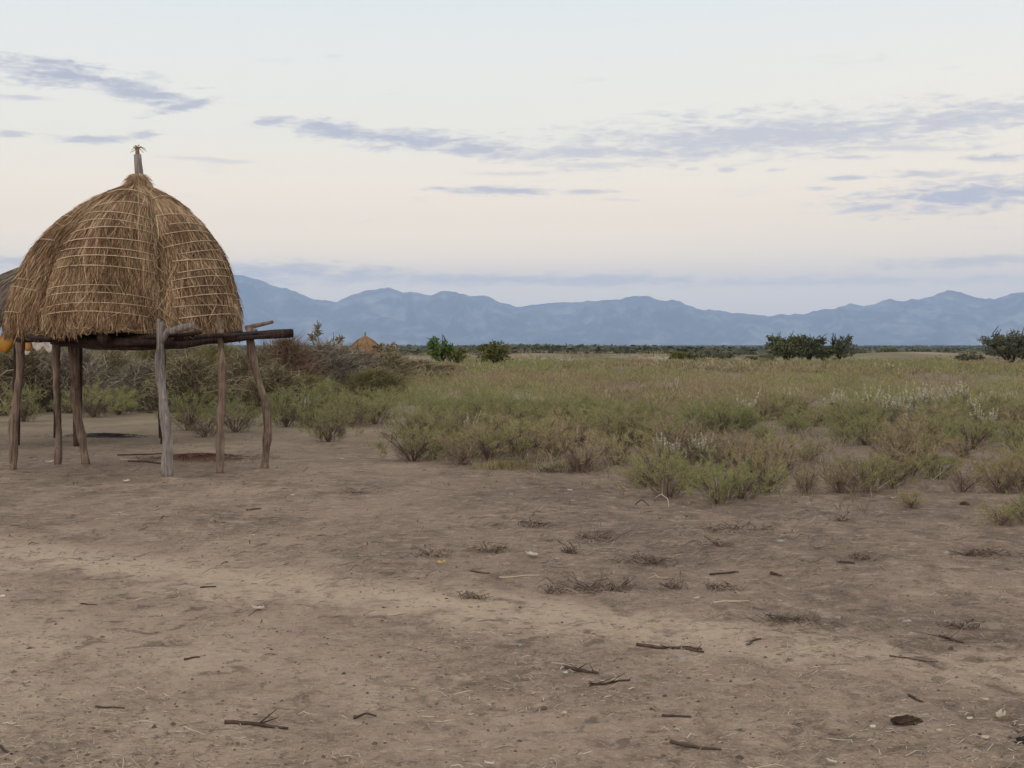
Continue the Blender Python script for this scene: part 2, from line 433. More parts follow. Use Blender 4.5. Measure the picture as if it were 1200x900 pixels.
def thatch(parent, R0, H, z0, n_straw, mat, seed, wid=(.007, .013), **kw):
    rg = np.random.default_rng(seed)
    nz, nphi = 40, 144
    zs = np.linspace(0, H, nz); ph = np.linspace(-pi, pi, nphi, endpoint=False)
    Z, P = np.meshgrid(zs, ph, indexing='ij')
    off = -.03 + .03 * (fbm(P * 9, Z * 5, seed, 3) - .5)
    V = dome_pt(Z, P, R0, H, off, **kw); V = V.reshape(-1, 3)
    i = np.arange(nz - 1)[:, None]; j = np.arange(nphi)[None, :]; j2 = (j + 1) % nphi
    F = np.stack([i * nphi + j, i * nphi + j2, (i + 1) * nphi + j2, (i + 1) * nphi + j], -1).reshape(-1, 4)
    mb = MB(); mb.add(V, F)
    F2 = [[k for k in range(nphi)][::-1], [(nz - 1) * nphi + k for k in range(nphi)]]
    mb.F.extend(F2)
    # straw laid down the slope
    n = n_straw
    u = rg.uniform(0, 1, n); z = H * (1 - np.sqrt(u)) * .99
    zz = np.where(rg.uniform(0, 1, n) < .16, rg.uniform(0, .16 * H, n), z)
    tier = .137
    zz = np.where(rg.uniform(0, 1, n) < .6, np.round(zz / tier) * tier + rg.normal(0, .03, n) + .05, zz)
    zz = np.clip(zz, .02, H * .985)
    phi = rg.uniform(-pi, pi, n)
    ln = rg.uniform(.12, .42, n) * np.where(zz > .85 * H, .7, 1)
    drift = rg.normal(0, .16, n) / (dome_r(zz, phi, R0, H, **kw) + .1)
    wild = rg.uniform(0, 1, n) < .07
    drift = np.where(wild, drift * 3, drift)
    lift = rg.uniform(0, .022, n) + np.where(wild, rg.uniform(0, .05, n), 0)
    lift = lift + .05 * np.clip(fbm(phi * 8, zz * 5, seed + 3, 3) - .5, -.05, 1)
    K = 4; pts = []
    for k in range(K):
        s = k / (K - 1)
        zk = zz - ln * s * .92
        below = np.clip(-zk, 0, 1)
        p = dome_pt(np.maximum(zk, 0), phi + drift * ln * s * 1.2, R0, H, (.004 + lift * s)[...], **kw)
        p[:, 2] = np.where(zk < 0, -np.minimum(below, rg.uniform(.03, .21, n) * (.1 + 1.5 * fbm(phi * 5, phi * 0 + 2, 8, 3))), zk)
        pts.append(p)
    Pn = np.stack(pts, 1)
    W = rg.uniform(wid[0], wid[1], n)[:, None] * np.array([1, .9, .75, .35])[None, :]
    out = unit(np.stack([np.sin(phi), -np.cos(phi), .5 + 0 * phi], -1))
    side = unit(np.cross(out, Pn[:, -1] - Pn[:, 0]) + out * rg.normal(0, .35, (n, 1)))
    mb.ribbons(Pn, W, side)
    # a few ends that stick out of the outline
    n2 = n_straw // 14
    ph2 = rg.uniform(-pi, pi, n2); z2 = H * (1 - np.sqrt(rg.uniform(0, 1, n2))) * .97
    p0 = dome_pt(z2, ph2, R0, H, -.01, **kw)
    d = unit(np.stack([np.sin(ph2), -np.cos(ph2), 0 * ph2], -1) * rg.uniform(.25, .9, (n2, 1)) + np.stack([rg.normal(0, .3, n2), rg.normal(0, .3, n2), -rg.uniform(.3, 1, n2)], -1))
    l2 = rg.uniform(.04, .13, n2)[:, None]
    Pn = np.stack([p0, p0 + d * l2 * .5, p0 + d * l2 + np.array([0, 0, -.02])], 1)
    mb.ribbons(Pn, np.array([1, .8, .3])[None, :] * rg.uniform(.005, .009, (n2, 1)), unit(np.cross(d, rg.normal(0, 1, (n2, 3)))))
    return mb.build('thatch_dome', mat, parent, loc=(0, 0, z0))

def crooked(p0, p1, n=9, amp=.02, seed=0, bends=()):
    rg = np.random.default_rng(seed)
    p0 = np.array(p0, float); p1 = np.array(p1, float)
    s = np.linspace(0, 1, n)
    P = p0 + (p1 - p0) * s[:, None]
    P[:, 0] += amp * (fbm(s * 4 + seed * 7.7, s * 0, seed, 2) - .5) * 2
    P[:, 1] += amp * (fbm(s * 4 + seed * 3.1, s * 0 + 5, seed + 9, 2) - .5) * 2
    for (t0, dx) in bends:
        P[:, 0] += dx * np.exp(-((s - t0) / .22) ** 2)
    return P

def granary():
    C = Vector((-5.0, 18.95, 0))
    g0 = gzf(C.x, C.y)
    root = empty('granary', (C.x, C.y, 0))
    tag(root, 'raised straw-thatched granary dome standing on crooked wooden posts at left foreground', 'granary', 'thatched granaries')
    R0, H, ZP = 1.525, 1.90, 1.835; ZF = ZP - .09
    thatch(root, R0, H, ZP, 40000, M['straw'], 5, (.006, .011))
    # split-cane bindings, lobe by lobe, row by row
    k = 0
    for lb in (0, 5, 1, 4, 2, 3):
        c0 = (-40, 33, 98, 158, 218, 268)[lb]; cw = (73, 65, 60, 60, 50, 52)[lb]
        for row in range(15):
            z = .16 + row * .115 + random.uniform(-.012, .012)
            if row > 11 and random.random() < .3: continue
            if random.random() < .08: continue
            a0 = R(c0 + random.uniform(2, 10)); a1 = R(c0 + cw - random.uniform(1, 7))
            if random.random() < .3: a1 = a0 + (a1 - a0) * random.uniform(.5, .9)
            if k >= 84: continue
            ph = np.linspace(a0, a1, 9); ph = np.where(ph > pi, ph - 2 * pi, ph)
            tilt = np.linspace(-1, 1, 9) * random.uniform(-.03, .03) + .014 * np.sin(np.linspace(0, 3, 9) + random.uniform(0, 6)) - .085 * np.abs((np.degrees(ph) - c0 - cw / 2 + 180) % 360 - 180) ** 2 / (cw / 2) ** 2
            P = dome_pt(z + tilt, ph, R0, H, .034)
            b = MB(); b.tube(P, np.linspace(1, .6, 9) * random.uniform(.0042, .0068), 5)
            b.build('binding_cane', M['cane'], root, loc=(0, 0, ZP)); k += 1
    # straw collar and finial
    b = MB(); b.tube([(.135, 0, ZF + 1.90), (.135, 0, ZF + 1.97), (.135, 0, ZF + 2.03), (.135, 0, ZF + 2.07)], [.15, .115, .085, .055], 16, .12, 3)
    rg = np.random.default_rng(4); n = 700
    a = rg.uniform(0, 2 * pi, n); z = rg.uniform(1.95, 2.08, n)
    rr = np.interp(z, [1.93, 1.99, 2.07], [.14, .105, .055]) + .01
    p0 = np.stack([.135 + rr * np.cos(a), rr * np.sin(a), ZF + z], -1)
    d = unit(np.stack([np.cos(a) * .8 + rg.normal(0, .4, n), np.sin(a) * .8 + rg.normal(0, .4, n), -rg.uniform(.2, 1.2, n)], -1))
    l = rg.uniform(.05, .14, n)[:, None]
    b.ribbons(np.stack([p0, p0 + d * l * .5, p0 + d * l + (0, 0, -.015)], 1), np.array([1, .8, .3])[None] * rg.uniform(.007, .012, (n, 1)), unit(np.cross(d, rg.normal(0, 1, (n, 3)))))
    b.build('straw_collar', M['straw'], root)
    b = MB(); b.tube([(.155, 0, ZF + 1.95), (.147, 0, ZF + 2.08), (.135, 0, ZF + 2.22), (.127, 0, ZF + 2.33)], [.062, .055, .05, .045], 10, .05, 2)
    fin = b.build('finial', M['bark_grey'], root, True)
    b = MB(); b.tube([(.127, 0, ZF + 2.31), (.123, 0, ZF + 2.39), (.127, 0, ZF + 2.43)], [.03, .028, .016], 7, .15, 1)
    for q in range(7):
        a = q * 1.1
        b.tube([(.125, 0, ZF + 2.39), (.125 + .05 * cos(a), .05 * sin(a), ZF + 2.43 + .01 * (q % 3)), (.125 + .11 * cos(a * .4), .07 * sin(a), ZF + 2.40 - .02 * (q % 4))], [.009, .006, .003], 4)
    b.build('tuft', M['straw_red'], fin)
    # platform: poles laid side by side on cross beams
    lc = lambda px, py, D: at(px, py, D) - Vector((C.x, C.y, 0))
    for i in range(15):
        y = -1.16 + i * .168
        hw = math.sqrt(max((1.24 if i < 4 else 1.40) ** 2 - y * y, .02)) + random.uniform(-.06, .06)
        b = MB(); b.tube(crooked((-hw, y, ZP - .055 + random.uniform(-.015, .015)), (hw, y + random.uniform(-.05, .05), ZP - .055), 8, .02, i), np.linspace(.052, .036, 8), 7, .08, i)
        b.build('platform_pole', M['bark_dark_shaded'], root, True)
    for i, x in enumerate((-1.15, -.62, 0.05, .66, 1.12)):
        b = MB(); hw = math.sqrt(1.42 ** 2 - x * x)
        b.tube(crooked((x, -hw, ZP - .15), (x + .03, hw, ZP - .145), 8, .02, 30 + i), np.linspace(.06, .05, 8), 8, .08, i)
        b.build('platform_beam', M['bark_dark_shaded'], root, True)
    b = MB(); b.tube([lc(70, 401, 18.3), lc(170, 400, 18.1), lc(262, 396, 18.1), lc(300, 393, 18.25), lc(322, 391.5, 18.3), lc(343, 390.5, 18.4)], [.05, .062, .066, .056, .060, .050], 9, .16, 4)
    b.build('platform_beam', M['bark_dark_shaded'], root, True)
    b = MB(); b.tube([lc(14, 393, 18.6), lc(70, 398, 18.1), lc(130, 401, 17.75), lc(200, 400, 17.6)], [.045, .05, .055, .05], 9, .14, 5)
    b.build('platform_beam', M['bark_dark_shaded'], root, True)
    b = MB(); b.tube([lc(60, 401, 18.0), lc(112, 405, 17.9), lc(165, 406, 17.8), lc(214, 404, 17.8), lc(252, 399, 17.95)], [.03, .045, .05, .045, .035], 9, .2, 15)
    b.build('platform_beam', M['bark_dark_shaded'], root, True)
    for i, (x0_, y0_, x1_, y1_) in enumerate(((150, 396, 208, 391), (196, 394, 236, 389), (228, 396, 282, 389), (250, 393, 300, 391), (262, 397, 312, 394), (30, 394, 60, 397))):
        b = MB(); b.tube([lc(x0_, y0_, 17.75), lc((x0_ + x1_) / 2, (y0_ + y1_) / 2 + .8, 17.6), lc(x1_, y1_, 17.5 if x1_ < 270 else 18.2)], [.022, .028, .02], 7, .2, 40 + i)
        b.build('platform_pole', M['bark_dark_shaded'], root, True)
    b = MB(); b.tube([lc(188, 391, 17.75), lc(196, 389, 17.4), lc(204, 387, 17.2), lc(213, 384, 17.12), lc(225, 381, 17.15)], [.03, .036, .045, .05, .038], 9, .22, 8)
    for q in range(5):
        b.tube([lc(222, 382, 17.15), lc(229 + q * 2, 379 + q * 2, 17.12)], [.02, .006], 5)
    b.build('platform_beam', M['bark_grey'], root, True)
    # posts
    posts = [ # foot px,py ; top px,py ; radius foot, top ; bends ; material
        ((17, 553), (24, 384), (.050, .050), [(.35, -.035), (.75, .01)], 'bark_brown'),
        ((66, 546), (66, 394), (.036, .062), [(.2, .015), (.6, -.015)], 'bark_brown'),
        ((99, 546), (83, 396), (.052, .060), [(.5, -.03)], 'bark_brown'),
        ((196, 561), (187, 377), (.066, .054), [(.45, .02), (.8, -.015)], 'bark_grey'),
        ((257, 557), (257, 386), (.054, .042), [(.3, .015), (.7, .02)], 'bark_brown'),
        ((309, 552), (295, 384), (.056, .044), [(.36, .10), (.58, .03), (.85, -.03)], 'bark_brown'),
    ]
    for i, (ft, tp, rad, bends, mt) in enumerate(posts):
        f = at(*ft); f = Vector((f.x, f.y, gzf(f.x, f.y) - .04))
        inward = Vector((C.x, C.y, 0)) - Vector((f.x, f.y, 0))
        D = f.y + (.0 if i in (3, 4, 5) else .03)
        t_ = at(tp[0], tp[1], D)
        P = crooked(f - Vector((C.x, C.y, 0)), t_ - Vector((C.x, C.y, 0)), 24, .032, 50 + i, bends)
        s = np.linspace(0, 1, 24)
        rr = rad[0] + (rad[1] - rad[0]) * s + .018 * (fbm(s * 9, s * 0, 70 + i, 2) - .5) * 2
        rr[0] *= 1.05
        b = MB(); b.tube(P, rr, 11, .07, 60 + i)
        top = P[-1]; tr = rad[1]
        # forked head carrying the beam
        if i == 3:
            b.tube([P[-4], P[-3] + (.08, .01, .05), P[-2] + (.13, .02, .02)], [tr * .9, tr * .7, tr * .5], 8, .1, 3)
            b.tube([P[-1], P[-1] + (-.035, 0, .02)], [tr * .6, tr * .3], 7, .1, 3)
        if i == 4:
            b.tube([P[-2], P[-1] + (.0, 0, .02), P[-1] + (-.03, 0, .16)], [tr * .9, tr * .6, tr * .35], 8, .1, 3)
        if i == 5:
            b.tube([P[-3], P[-2] + (.05, 0, .0), P[-1] + (.085, 0, -.02)], [tr * .8, tr * .65, tr * .45], 8, .1, 3)
        b.build('post', M[mt], root, True)
    b = MB(); b.tube([lc(288, 384, 18.45), lc(302, 381, 18.4), lc(320, 377, 18.35)], [.03, .026, .022], 7, .1, 5)
    b.build('platform_pole', M['bark_brown'], root, True)
    return root
granary()

def grey_granary():
    D = 24.0; C = Vector(((102 - 600) / FPX * D, D, 0)); root = empty('granary', C)
    tag(root, 'weathered grey-brown granary dome peeking out behind the left side of the tan one', 'granary', 'thatched granaries')
    ZP, R0, H = 2.02, 1.98, 1.12
    thatch(root, R0, H, ZP, 14000, M['straw_grey'], 15, depth=.05)
    for i in range(13):
        y = -1.7 + i * .285; hw = math.sqrt(max(1.92 ** 2 - y * y, .2)) + .06
        b = MB(); b.tube(crooked((-hw, y, ZP - .06), (hw, y, ZP - .06), 7, .02, 100 + i), .055, 7, .08, i)
        b.build('platform_pole', M['bark_dark_shaded'], root, True)
    for i, (px, dy) in enumerate(((18, -.9), (66, .9), (90, -1.2), (192, -.7), (190, .9), (92, 1.5))):
        y = D + dy; x = (px - 600) / FPX * y - C.x; z0 = gzf(C.x + x, y)
        b = MB(); b.tube(crooked((x, dy, z0 - .04), (x * .97, dy, ZP - .1), 12, .02, 120 + i), np.linspace(.06, .05, 12), 9, .08, i)
        b.build('post', M['bark_dark_shaded'], root, True)
grey_granary()

def small_hut():
    D = 108; p = at(428, 412, D); root = empty('hut', (p.x, D, gzf(p.x, D)))
    tag(root, 'small distant round hut with pointed orange-brown thatched roof behind the brush', 'hut')
    b = MB(); b.tube([(0, 0, -.05), (0, 0, .8), (0, 0, 1.25)], [1.05, 1.08, 1.05], 20, .02, 1)
    b.build('wall', M['brush_brown'], root)
    mb = MB()
    prof = [(1.30, 1.02), (1.24, 1.22), (1.05, 1.52), (.72, 1.85), (.36, 2.1), (.12, 2.24), (.05, 2.32)]
    mb.tube([(0, 0, z) for r, z in prof], [r for r, z in prof], 24, .03, 2)
    rg = np.random.default_rng(3); n = 2500
    z = 1.0 + 1.25 * (1 - np.sqrt(rg.uniform(0, 1, n))); a = rg.uniform(0, 2 * pi, n)
    pr = np.array(prof)
    rr = np.interp(z, pr[:, 1], pr[:, 0]) + .02
    z2 = np.maximum(z - rg.uniform(.15, .4, n), .9); r2 = np.interp(z2, pr[:, 1], pr[:, 0]) + .05
    P = np.stack([np.stack([rr * np.cos(a), rr * np.sin(a), z], -1), np.stack([r2 * np.cos(a), r2 * np.sin(a), z2], -1)], 1)
    mb.ribbons(P, np.full((n, 2), .035), np.stack([-np.sin(a), np.cos(a), 0 * a], -1))
    rf = mb.build('roof', M['straw_red'], root)
    b = MB(); b.tube([(0, 0, 2.25), (0, 0, 2.42), (.02, 0, 2.55)], [.06, .05, .035], 7, .1, 1)
    b.build('finial', M['bark_brown'], rf)
small_hut()

# ------------------------------------------------------------------ things hanging by the granary
def hanging_can():
    p = at(7, 401, 22.6)
    root = empty('jerrycan', (p.x, p.y, p.z), 0, .95)
    tag(root, 'yellow plastic jerrycan hanging under the grey granary at the far left edge', 'jerrycan')
    b = MB(); 
    zz = [-.16, -.15, -.10, .08, .13, .15]; w = [.085, .115, .125, .125, .10, .06]; d = [.06, .08, .085, .085, .07, .045]
    V = []; sides = 20
    for z, ww, dd in zip(zz, w, d):
        for k in range(sides):
            a = 2 * pi * k / sides; c_, s_ = cos(a), sin(a)
            e = .55
            V.append((ww * math.copysign(abs(c_) ** e, c_), dd * math.copysign(abs(s_) ** e, s_), z))
    F = []
    for i in range(len(zz) - 1):
        for k in range(sides):
            F.append([i * sides + k, i * sides + (k + 1) % sides, (i + 1) * sides + (k + 1) % sides, (i + 1) * sides + k])
    F.append(list(range(sides))[::-1]); F.append([(len(zz) - 1) * sides + k for k in range(sides)])
    b.add(V, F); body = b.build('body', M['can_yellow'], root, True)
    body.rotation_euler = (0, R(35), 0)
    b = MB(); b.tube([(-.07, 0, .12), (-.05, 0, .20), (.03, 0, .20), (.05, 0, .13)], .014, 7)
    b.build('handle', M['can_yellow'], body, True)
    b = MB(); b.tube([(.075, 0, .12), (.085, 0, .18)], [.026, .024], 10)
    b.build('cap', M['black'], body)
    b = MB(); b.tube([(.10, 0, .15), (.09, .0, .22), (.07, 0, .33)], .006, 5)
    b.build('cord', M['bark_dark_shaded'], root)
    p = at(33, 405, 22.5)
    root = empty('gourd', (p.x, p.y, p.z), 0, 1.0)
    tag(root, 'small orange calabash gourd hanging beside the leftmost post', 'gourd')
    b = MB(); b.tube([(0, 0, -.085), (0, 0, -.075), (0, 0, -.03), (0, 0, .03), (0, 0, .07), (0, 0, .11), (0, 0, .15)], [.012, .045, .068, .062, .04, .025, .022], 14)
    b.build('body', M['gourd'], root, True)
    b = MB(); b.tube([(0, 0, .14), (.0, 0, .22), (0, 0, .30)], .006, 5)
    b.build('cord', M['bark_dark_shaded'], root)
hanging_can()

def sacking():
    c = at(47, 399, 31.0)
    nx, ny = 22, 12; V = []
    for j in range(ny):
        for i in range(nx):
            u = i / (nx - 1) - .5; v = j / (ny - 1) - .5
            x = u * .62; y = v * .5
            z = .10 * cos(u * 3) - .75 * max(-v - .1, 0) - .06 * v + .05 * sin(u * 17 + v * 5) + .04 * sin(v * 13 + u * 4)
            V.append((x, y, z))
    F = [[j * nx + i, j * nx + i + 1, (j + 1) * nx + i + 1, (j + 1) * nx + i] for j in range(ny - 1) for i in range(nx - 1)]
    b = MB(); b.add(V, F)
    o = b.build('sack_cloth', M['cloth'], None, True, loc=c)
    s = o.modifiers.new('s', 'SOLIDIFY'); s.thickness = .03
    tag(o, 'pale crumpled sacking lying on the brush seen beneath the granary platform', 'cloth')
sacking()

# ------------------------------------------------------------------ plants
def shrub_meshes(name, seed, h, r, n_spray, per, leafmat, blade=(.035, .075), bw=(.006, .012), up=.9, dens=1.0):
    rg = np.random.default_rng(seed)
    st = MB(); ns = rg.integers(6, 10)
    tips = []
    for i in range(ns):
        a = 2 * pi * (i + rg.uniform(-.3, .3)) / ns; rad = r * rg.uniform(.25, .9); hh = h * rg.uniform(.6, .92)
        P = [(rg.normal(0, .015), rg.normal(0, .015), -.03), (rad * .25 * cos(a), rad * .25 * sin(a), hh * .28), (rad * .65 * cos(a + .15), rad * .65 * sin(a + .15), hh * .65), (rad * cos(a + .1), rad * sin(a + .1), hh)]
        st.tube(P, np.array([.010, .008, .005, .002]) * (h / .5), 4, .1, i, cap=False)
        for q in range(4):
            s = rg.uniform(.3, .9); k = s * 3; i0 = int(k); fr = k - i0
            p = np.array(P[i0]) * (1 - fr) + np.array(P[min(i0 + 1, 3)]) * fr
            d = unit(np.array([cos(a) + rg.normal(0, .7), sin(a) + rg.normal(0, .7), 1.0])) * h * rg.uniform(.2, .4)
            st.tube([p, p + d * .5 + (0, 0, .01), p + d], np.array([.005, .004, .002]) * (h / .5), 3, cap=False)
            tips.append(p + d)
    lf = MB()
    n = n_spray
    a = rg.uniform(0, 2 * pi, n); q = np.sqrt(rg.uniform(0, 1, n)); zt = rg.uniform(0, 1, n)
    lob = 1 + .28 * np.sin(a * 3 + seed) + .15 * np.sin(a * 5 + seed * 2)
    env = np.sqrt(np.clip(1 - ((zt - .45) / .68) ** 2, 0, 1))
    c = np.stack([r * q * lob * env * np.cos(a), r * q * lob * env * np.sin(a), h * (.12 + .78 * zt * (1 - .30 * q * q))], -1)
    tp = np.array(tips); k = rg.integers(0, len(tp), n // 4); c[:len(k)] = tp[k] + rg.normal(0, .03, (len(k), 3))
    c[:, 2] = np.maximum(c[:, 2], .06 * h)
    ax = unit(np.stack([c[:, 0] / r, c[:, 1] / r, up + 0 * a], -1) + rg.normal(0, .22, (n, 3)))
    S = np.repeat(np.arange(n), per); m_ = len(S)
    t = rg.uniform(0, 1, m_)
    p0 = c[S] + ax[S] * (t * .22 * h)[:, None] + rg.normal(0, .014 * h / .5, (m_, 3))
    d = unit(ax[S] + rg.normal(0, .55, (m_, 3)))
    ln = rg.uniform(blade[0], blade[1], m_)[:, None] * (h / .5) ** .5
    P = np.stack([p0, p0 + d * ln * .55, p0 + d * ln + (0, 0, .004)], 1)
    W = np.array([.7, 1, .25])[None] * rg.uniform(bw[0], bw[1], (m_, 1))
    lf.ribbons(P, W, unit(np.cross(d, rg.normal(0, 1, (m_, 3)))))
    nt_ = 260; a = rg.uniform(0, 2 * pi, nt_); q = np.sqrt(rg.uniform(0, 1, nt_)) * .8
    p0 = np.stack([r * q * .5 * np.cos(a), r * q * .5 * np.sin(a), rg.uniform(0, .35, nt_) * h], -1)
    d = unit(np.stack([np.cos(a) * q * 1.1, np.sin(a) * q * 1.1, 1 + 0 * a], -1) + rg.normal(0, .35, (nt_, 3))); ln = rg.uniform(.15, .45, nt_)[:, None] * h
    st.ribbons(np.stack([p0, p0 + d * ln * .5 + rg.normal(0, .012, (nt_, 3)), p0 + d * ln], 1), np.array([1, .8, .4])[None] * rg.uniform(.003, .006, (nt_, 1)), unit(np.cross(d, rg.normal(0, 1, (nt_, 3)))))
    sm = st.mesh(name + '_stems'); sm.materials.append(M['stem'])
    fm = lf.mesh(name + '_foliage'); fm.materials.append(leafmat)
    return sm, fm

T = {}
for kind, mt in (('green', 'shrub_leaf'), ('fresh', 'shrub_bright'), ('brown', 'shrub_brown'), ('yellow', 'shrub_yellow')):
    T[kind] = [shrub_meshes('shrub_' + kind, 10 + i + 31 * hash_, .5, .40, 56 if kind != 'brown' else 44, 28, M[mt], (.03, .075), (.004, .008))
               for i in range(4 if kind != 'yellow' else 2) for hash_ in [dict(green=1, fresh=2, brown=3, yellow=4)[kind]]]
T['sparse'] = [shrub_meshes('shrub_sparse', 400 + i, .5, .42, 24, 18, M['shrub_brown']) for i in range(3)]

SHRUB_GROUP = 'low shrubs growing across the field'
def put_shrub(x, y, h, kind, label, rg=random):
    sm, fm = T[kind][rg.randrange(len(T[kind]))]
    s = h / .5
    root = empty('shrub', (x, y, gzf(x, y) - .01), rg.uniform(0, 6.28), (s * rg.uniform(.9, 1.35), s * rg.uniform(.9, 1.35), s * rg.uniform(.9, 1.05)))
    tag(root, label, 'shrub', SHRUB_GROUP)
    o = bpy.data.objects.new('stems', sm); col.objects.link(o); o.parent = root
    o = bpy.data.objects.new('foliage', fm); col.objects.link(o); o.parent = root
    return root

# hand-placed front row: (px, py of the foot, height px, kind, label)
FRONT = [
    (385, 517, 42, 'green', 'rounded olive shrub alone on the dirt just right of the granary posts'),
    (483, 541, 42, 'green', 'green shrub at the left end of the front row of the shrub belt'),
    (508, 539, 38, 'green', 'green shrub next to the left end of the front row'),
    (540, 545, 40, 'brown', 'brown-stemmed olive shrub behind a dark scrap in the front row'),
    (574, 541, 46, 'green', 'green shrub standing left of the yellowed grass patch'),
    (612, 540, 48, 'green', 'green shrub directly behind the yellowed grass patch'),
    (648, 541, 46, 'brown', 'twiggy brownish shrub right of the yellowed grass patch'),
    (682, 554, 48, 'brown', 'wide bushy brown and olive shrub at the front edge of the belt'),
    (722, 545, 44, 'green', 'green shrub in the gap between the wide brown shrub and the twin-stemmed one'),
    (755, 571, 40, 'green', 'left one of the two upright shrubs above the curved pale twig'),
    (783, 582, 46, 'green', 'upright green shrub with dark bare stem above the curved pale twig'),
    (812, 572, 38, 'fresh', 'fresh green shrub right of the upright pair'),
    (841, 590, 46, 'fresh', 'largest fresh green shrub, reaching furthest onto the dirt mid-frame'),
    (868, 584, 42, 'fresh', 'fresh green shrub on the right shoulder of the largest one'),
    (898, 578, 40, 'green', 'olive shrub at the right end of the central green clump'),
    (945, 578, 36, 'sparse', 'thin bare-stemmed shrub alone right of the central green clump'),
    (985, 577, 36, 'brown', 'low brown shrub, left of the dense olive hummock at right'),
    (1015, 576, 46, 'green', 'olive hummock shrub with yellow tips at right'),
    (1046, 571, 44, 'green', 'olive shrub right of the yellow-tipped hummock'),
    (1098, 560, 30, 'fresh', 'small grey-green shrub behind the lone bush at right'),
    (1068, 595, 20, 'green', 'small lone bush on bare dirt beside a white scrap'),
    (1128, 576, 34, 'sparse', 'thin twiggy shrub with several bare stems at right'),
    (1173, 577, 42, 'yellow', 'yellowish shrub near the right edge'),
    (1200, 574, 52, 'yellow', 'tall yellow shrub cut by the right edge'),
    (1172, 615, 30, 'green', 'olive bush nearest the camera at the right edge'),
    (1203, 612, 34, 'fresh', 'green bush cut by the right edge beside the nearest olive one'),
    (28, 494, 40, 'fresh', 'fresh green bush seen between the two leftmost posts'),
    (78, 482, 30, 'fresh', 'green bush behind the second and third posts'),
    (110, 489, 40, 'fresh', 'green bush right of the third post in front of the brush'),
    (140, 486, 36, 'fresh', 'green bush under the middle of the granary in front of dark brush'),
    (168, 480, 28, 'green', 'small green bush left of the grey post'),
    (222, 504, 44, 'fresh', 'green bush just right of the grey post'),
    (240, 512, 30, 'sparse', 'dry twiggy shrub left of the fifth post'),
    (276, 506, 42, 'fresh', 'green bush between the fifth and sixth posts'),
    (335, 500, 44, 'fresh', 'green bush just right of the sixth post'),
    (362, 492, 46, 'fresh', 'green bush second to the right of the sixth post'),
    (412, 500, 40, 'green', 'olive bush beside the bare earth gap right of the granary'),
    (440, 497, 34, 'green', 'low olive bush at the edge of the bare earth gap'),
]
front_xy = []
for px, py, hp, kind, lab in FRONT:
    p = ground(px, py); h = hp * p.y / FPX * .98
    put_shrub(p.x, p.y, h, kind, lab); front_xy.append((p.x, p.y))
front_xy = np.array(front_xy)

bound = np.array([(-500, 492), (0, 486), (180, 482), (300, 492), (380, 505), (440, 496), (470, 520), (560, 537), (640, 540), (700, 552), (760, 566), (850, 577), (905, 570), (940, 552), (1000, 566), (1060, 562), (1100, 552), (1200, 565), (1350, 590), (1700, 600)], float)
gaps = [(470, 492, 40, 12), (905, 528, 36, 9), (845, 518, 34, 7), (1120, 545, 40, 10), (440, 507, 26, 8), (800, 505, 24, 4), (560, 478, 26, 5), (1000, 548, 30, 5), (700, 532, 20, 4)]
def field_ok(x, y, rg):
    px, py = to_px(x, y)
    ok = (py < np.interp(px, bound[:, 0], bound[:, 1])) & (py > 424)
    for gx, gy, sx, sy in gaps:
        ok &= (((px - gx) / sx) ** 2 + ((py - gy) / sy) ** 2) > rg.uniform(.6, 1.2, len(x))
    dn = fbm(x * .22, y * .22, 77, 3)
    ok &= dn > rg.uniform(.22, .52, len(x)) + .06 * (y > 34)
    ok &= ~((y > 34) & (fbm(x * .09 + 3, y * .035, 79, 3) < .36) & (rg.uniform(0, 1, len(x)) < .8))
    # thorn brush stands at the left back
    ok &= ~((px < 470) & (py < 470 - (px > 300) * 0 ) & (py < 484 - .03 * np.maximum(px, 0)))
    return ok, px, py

def sample_field(D0, D1, dens, seed, margin=.5):
    rg = np.random.default_rng(seed)
    hw = D1 * margin; n = int(2 * hw * (D1 - D0) * dens)
    x = rg.uniform(-hw, hw, n); y = rg.uniform(D0, D1, n)
    k = np.abs(x) < y * margin + 1
    x, y = x[k], y[k]
    ok, px, py = field_ok(x, y, rg)
    return x[ok], y[ok], px[ok], py[ok]

def shrub_kind(x, y, r):
    v = float(fbm(np.array([x * .12 + 5]), np.array([y * .12]), 91, 2)[0]) + r.uniform(-.16, .16)
    return 'brown' if v < .40 else ('green' if v < .60 else 'fresh')

r2 = random.Random(11)
sx, sy, spx, spy = sample_field(14, 34, 1.5, 5)
od = np.argsort(sy); n_ind = len(FRONT)
LAB = {'green': 'olive green feathery shrub inside the dense shrub belt', 'fresh': 'fresher green feathery shrub inside the dense shrub belt', 'brown': 'brownish twiggy shrub inside the dense shrub belt'}
rest = []
for i in od:
    x, y = sx[i], sy[i]
    if len(front_xy) and np.min(np.hypot(front_xy[:, 0] - x, front_xy[:, 1] - y)) < .36: continue
    inview = -20 < spx[i] < 1220
    if inview and n_ind < 296:
        k = shrub_kind(x, y, r2)
        zone = 'left half of the' if spx[i] < 600 else ('middle of the' if spx[i] < 900 else 'right part of the')
        put_shrub(x, y, r2.uniform(.22, .58), k, LAB[k].replace('inside the', 'in the ' + zone), r2)
        n_ind += 1
    else:
        rest.append((x, y))
print('individual shrubs', n_ind, 'rest near', len(rest))

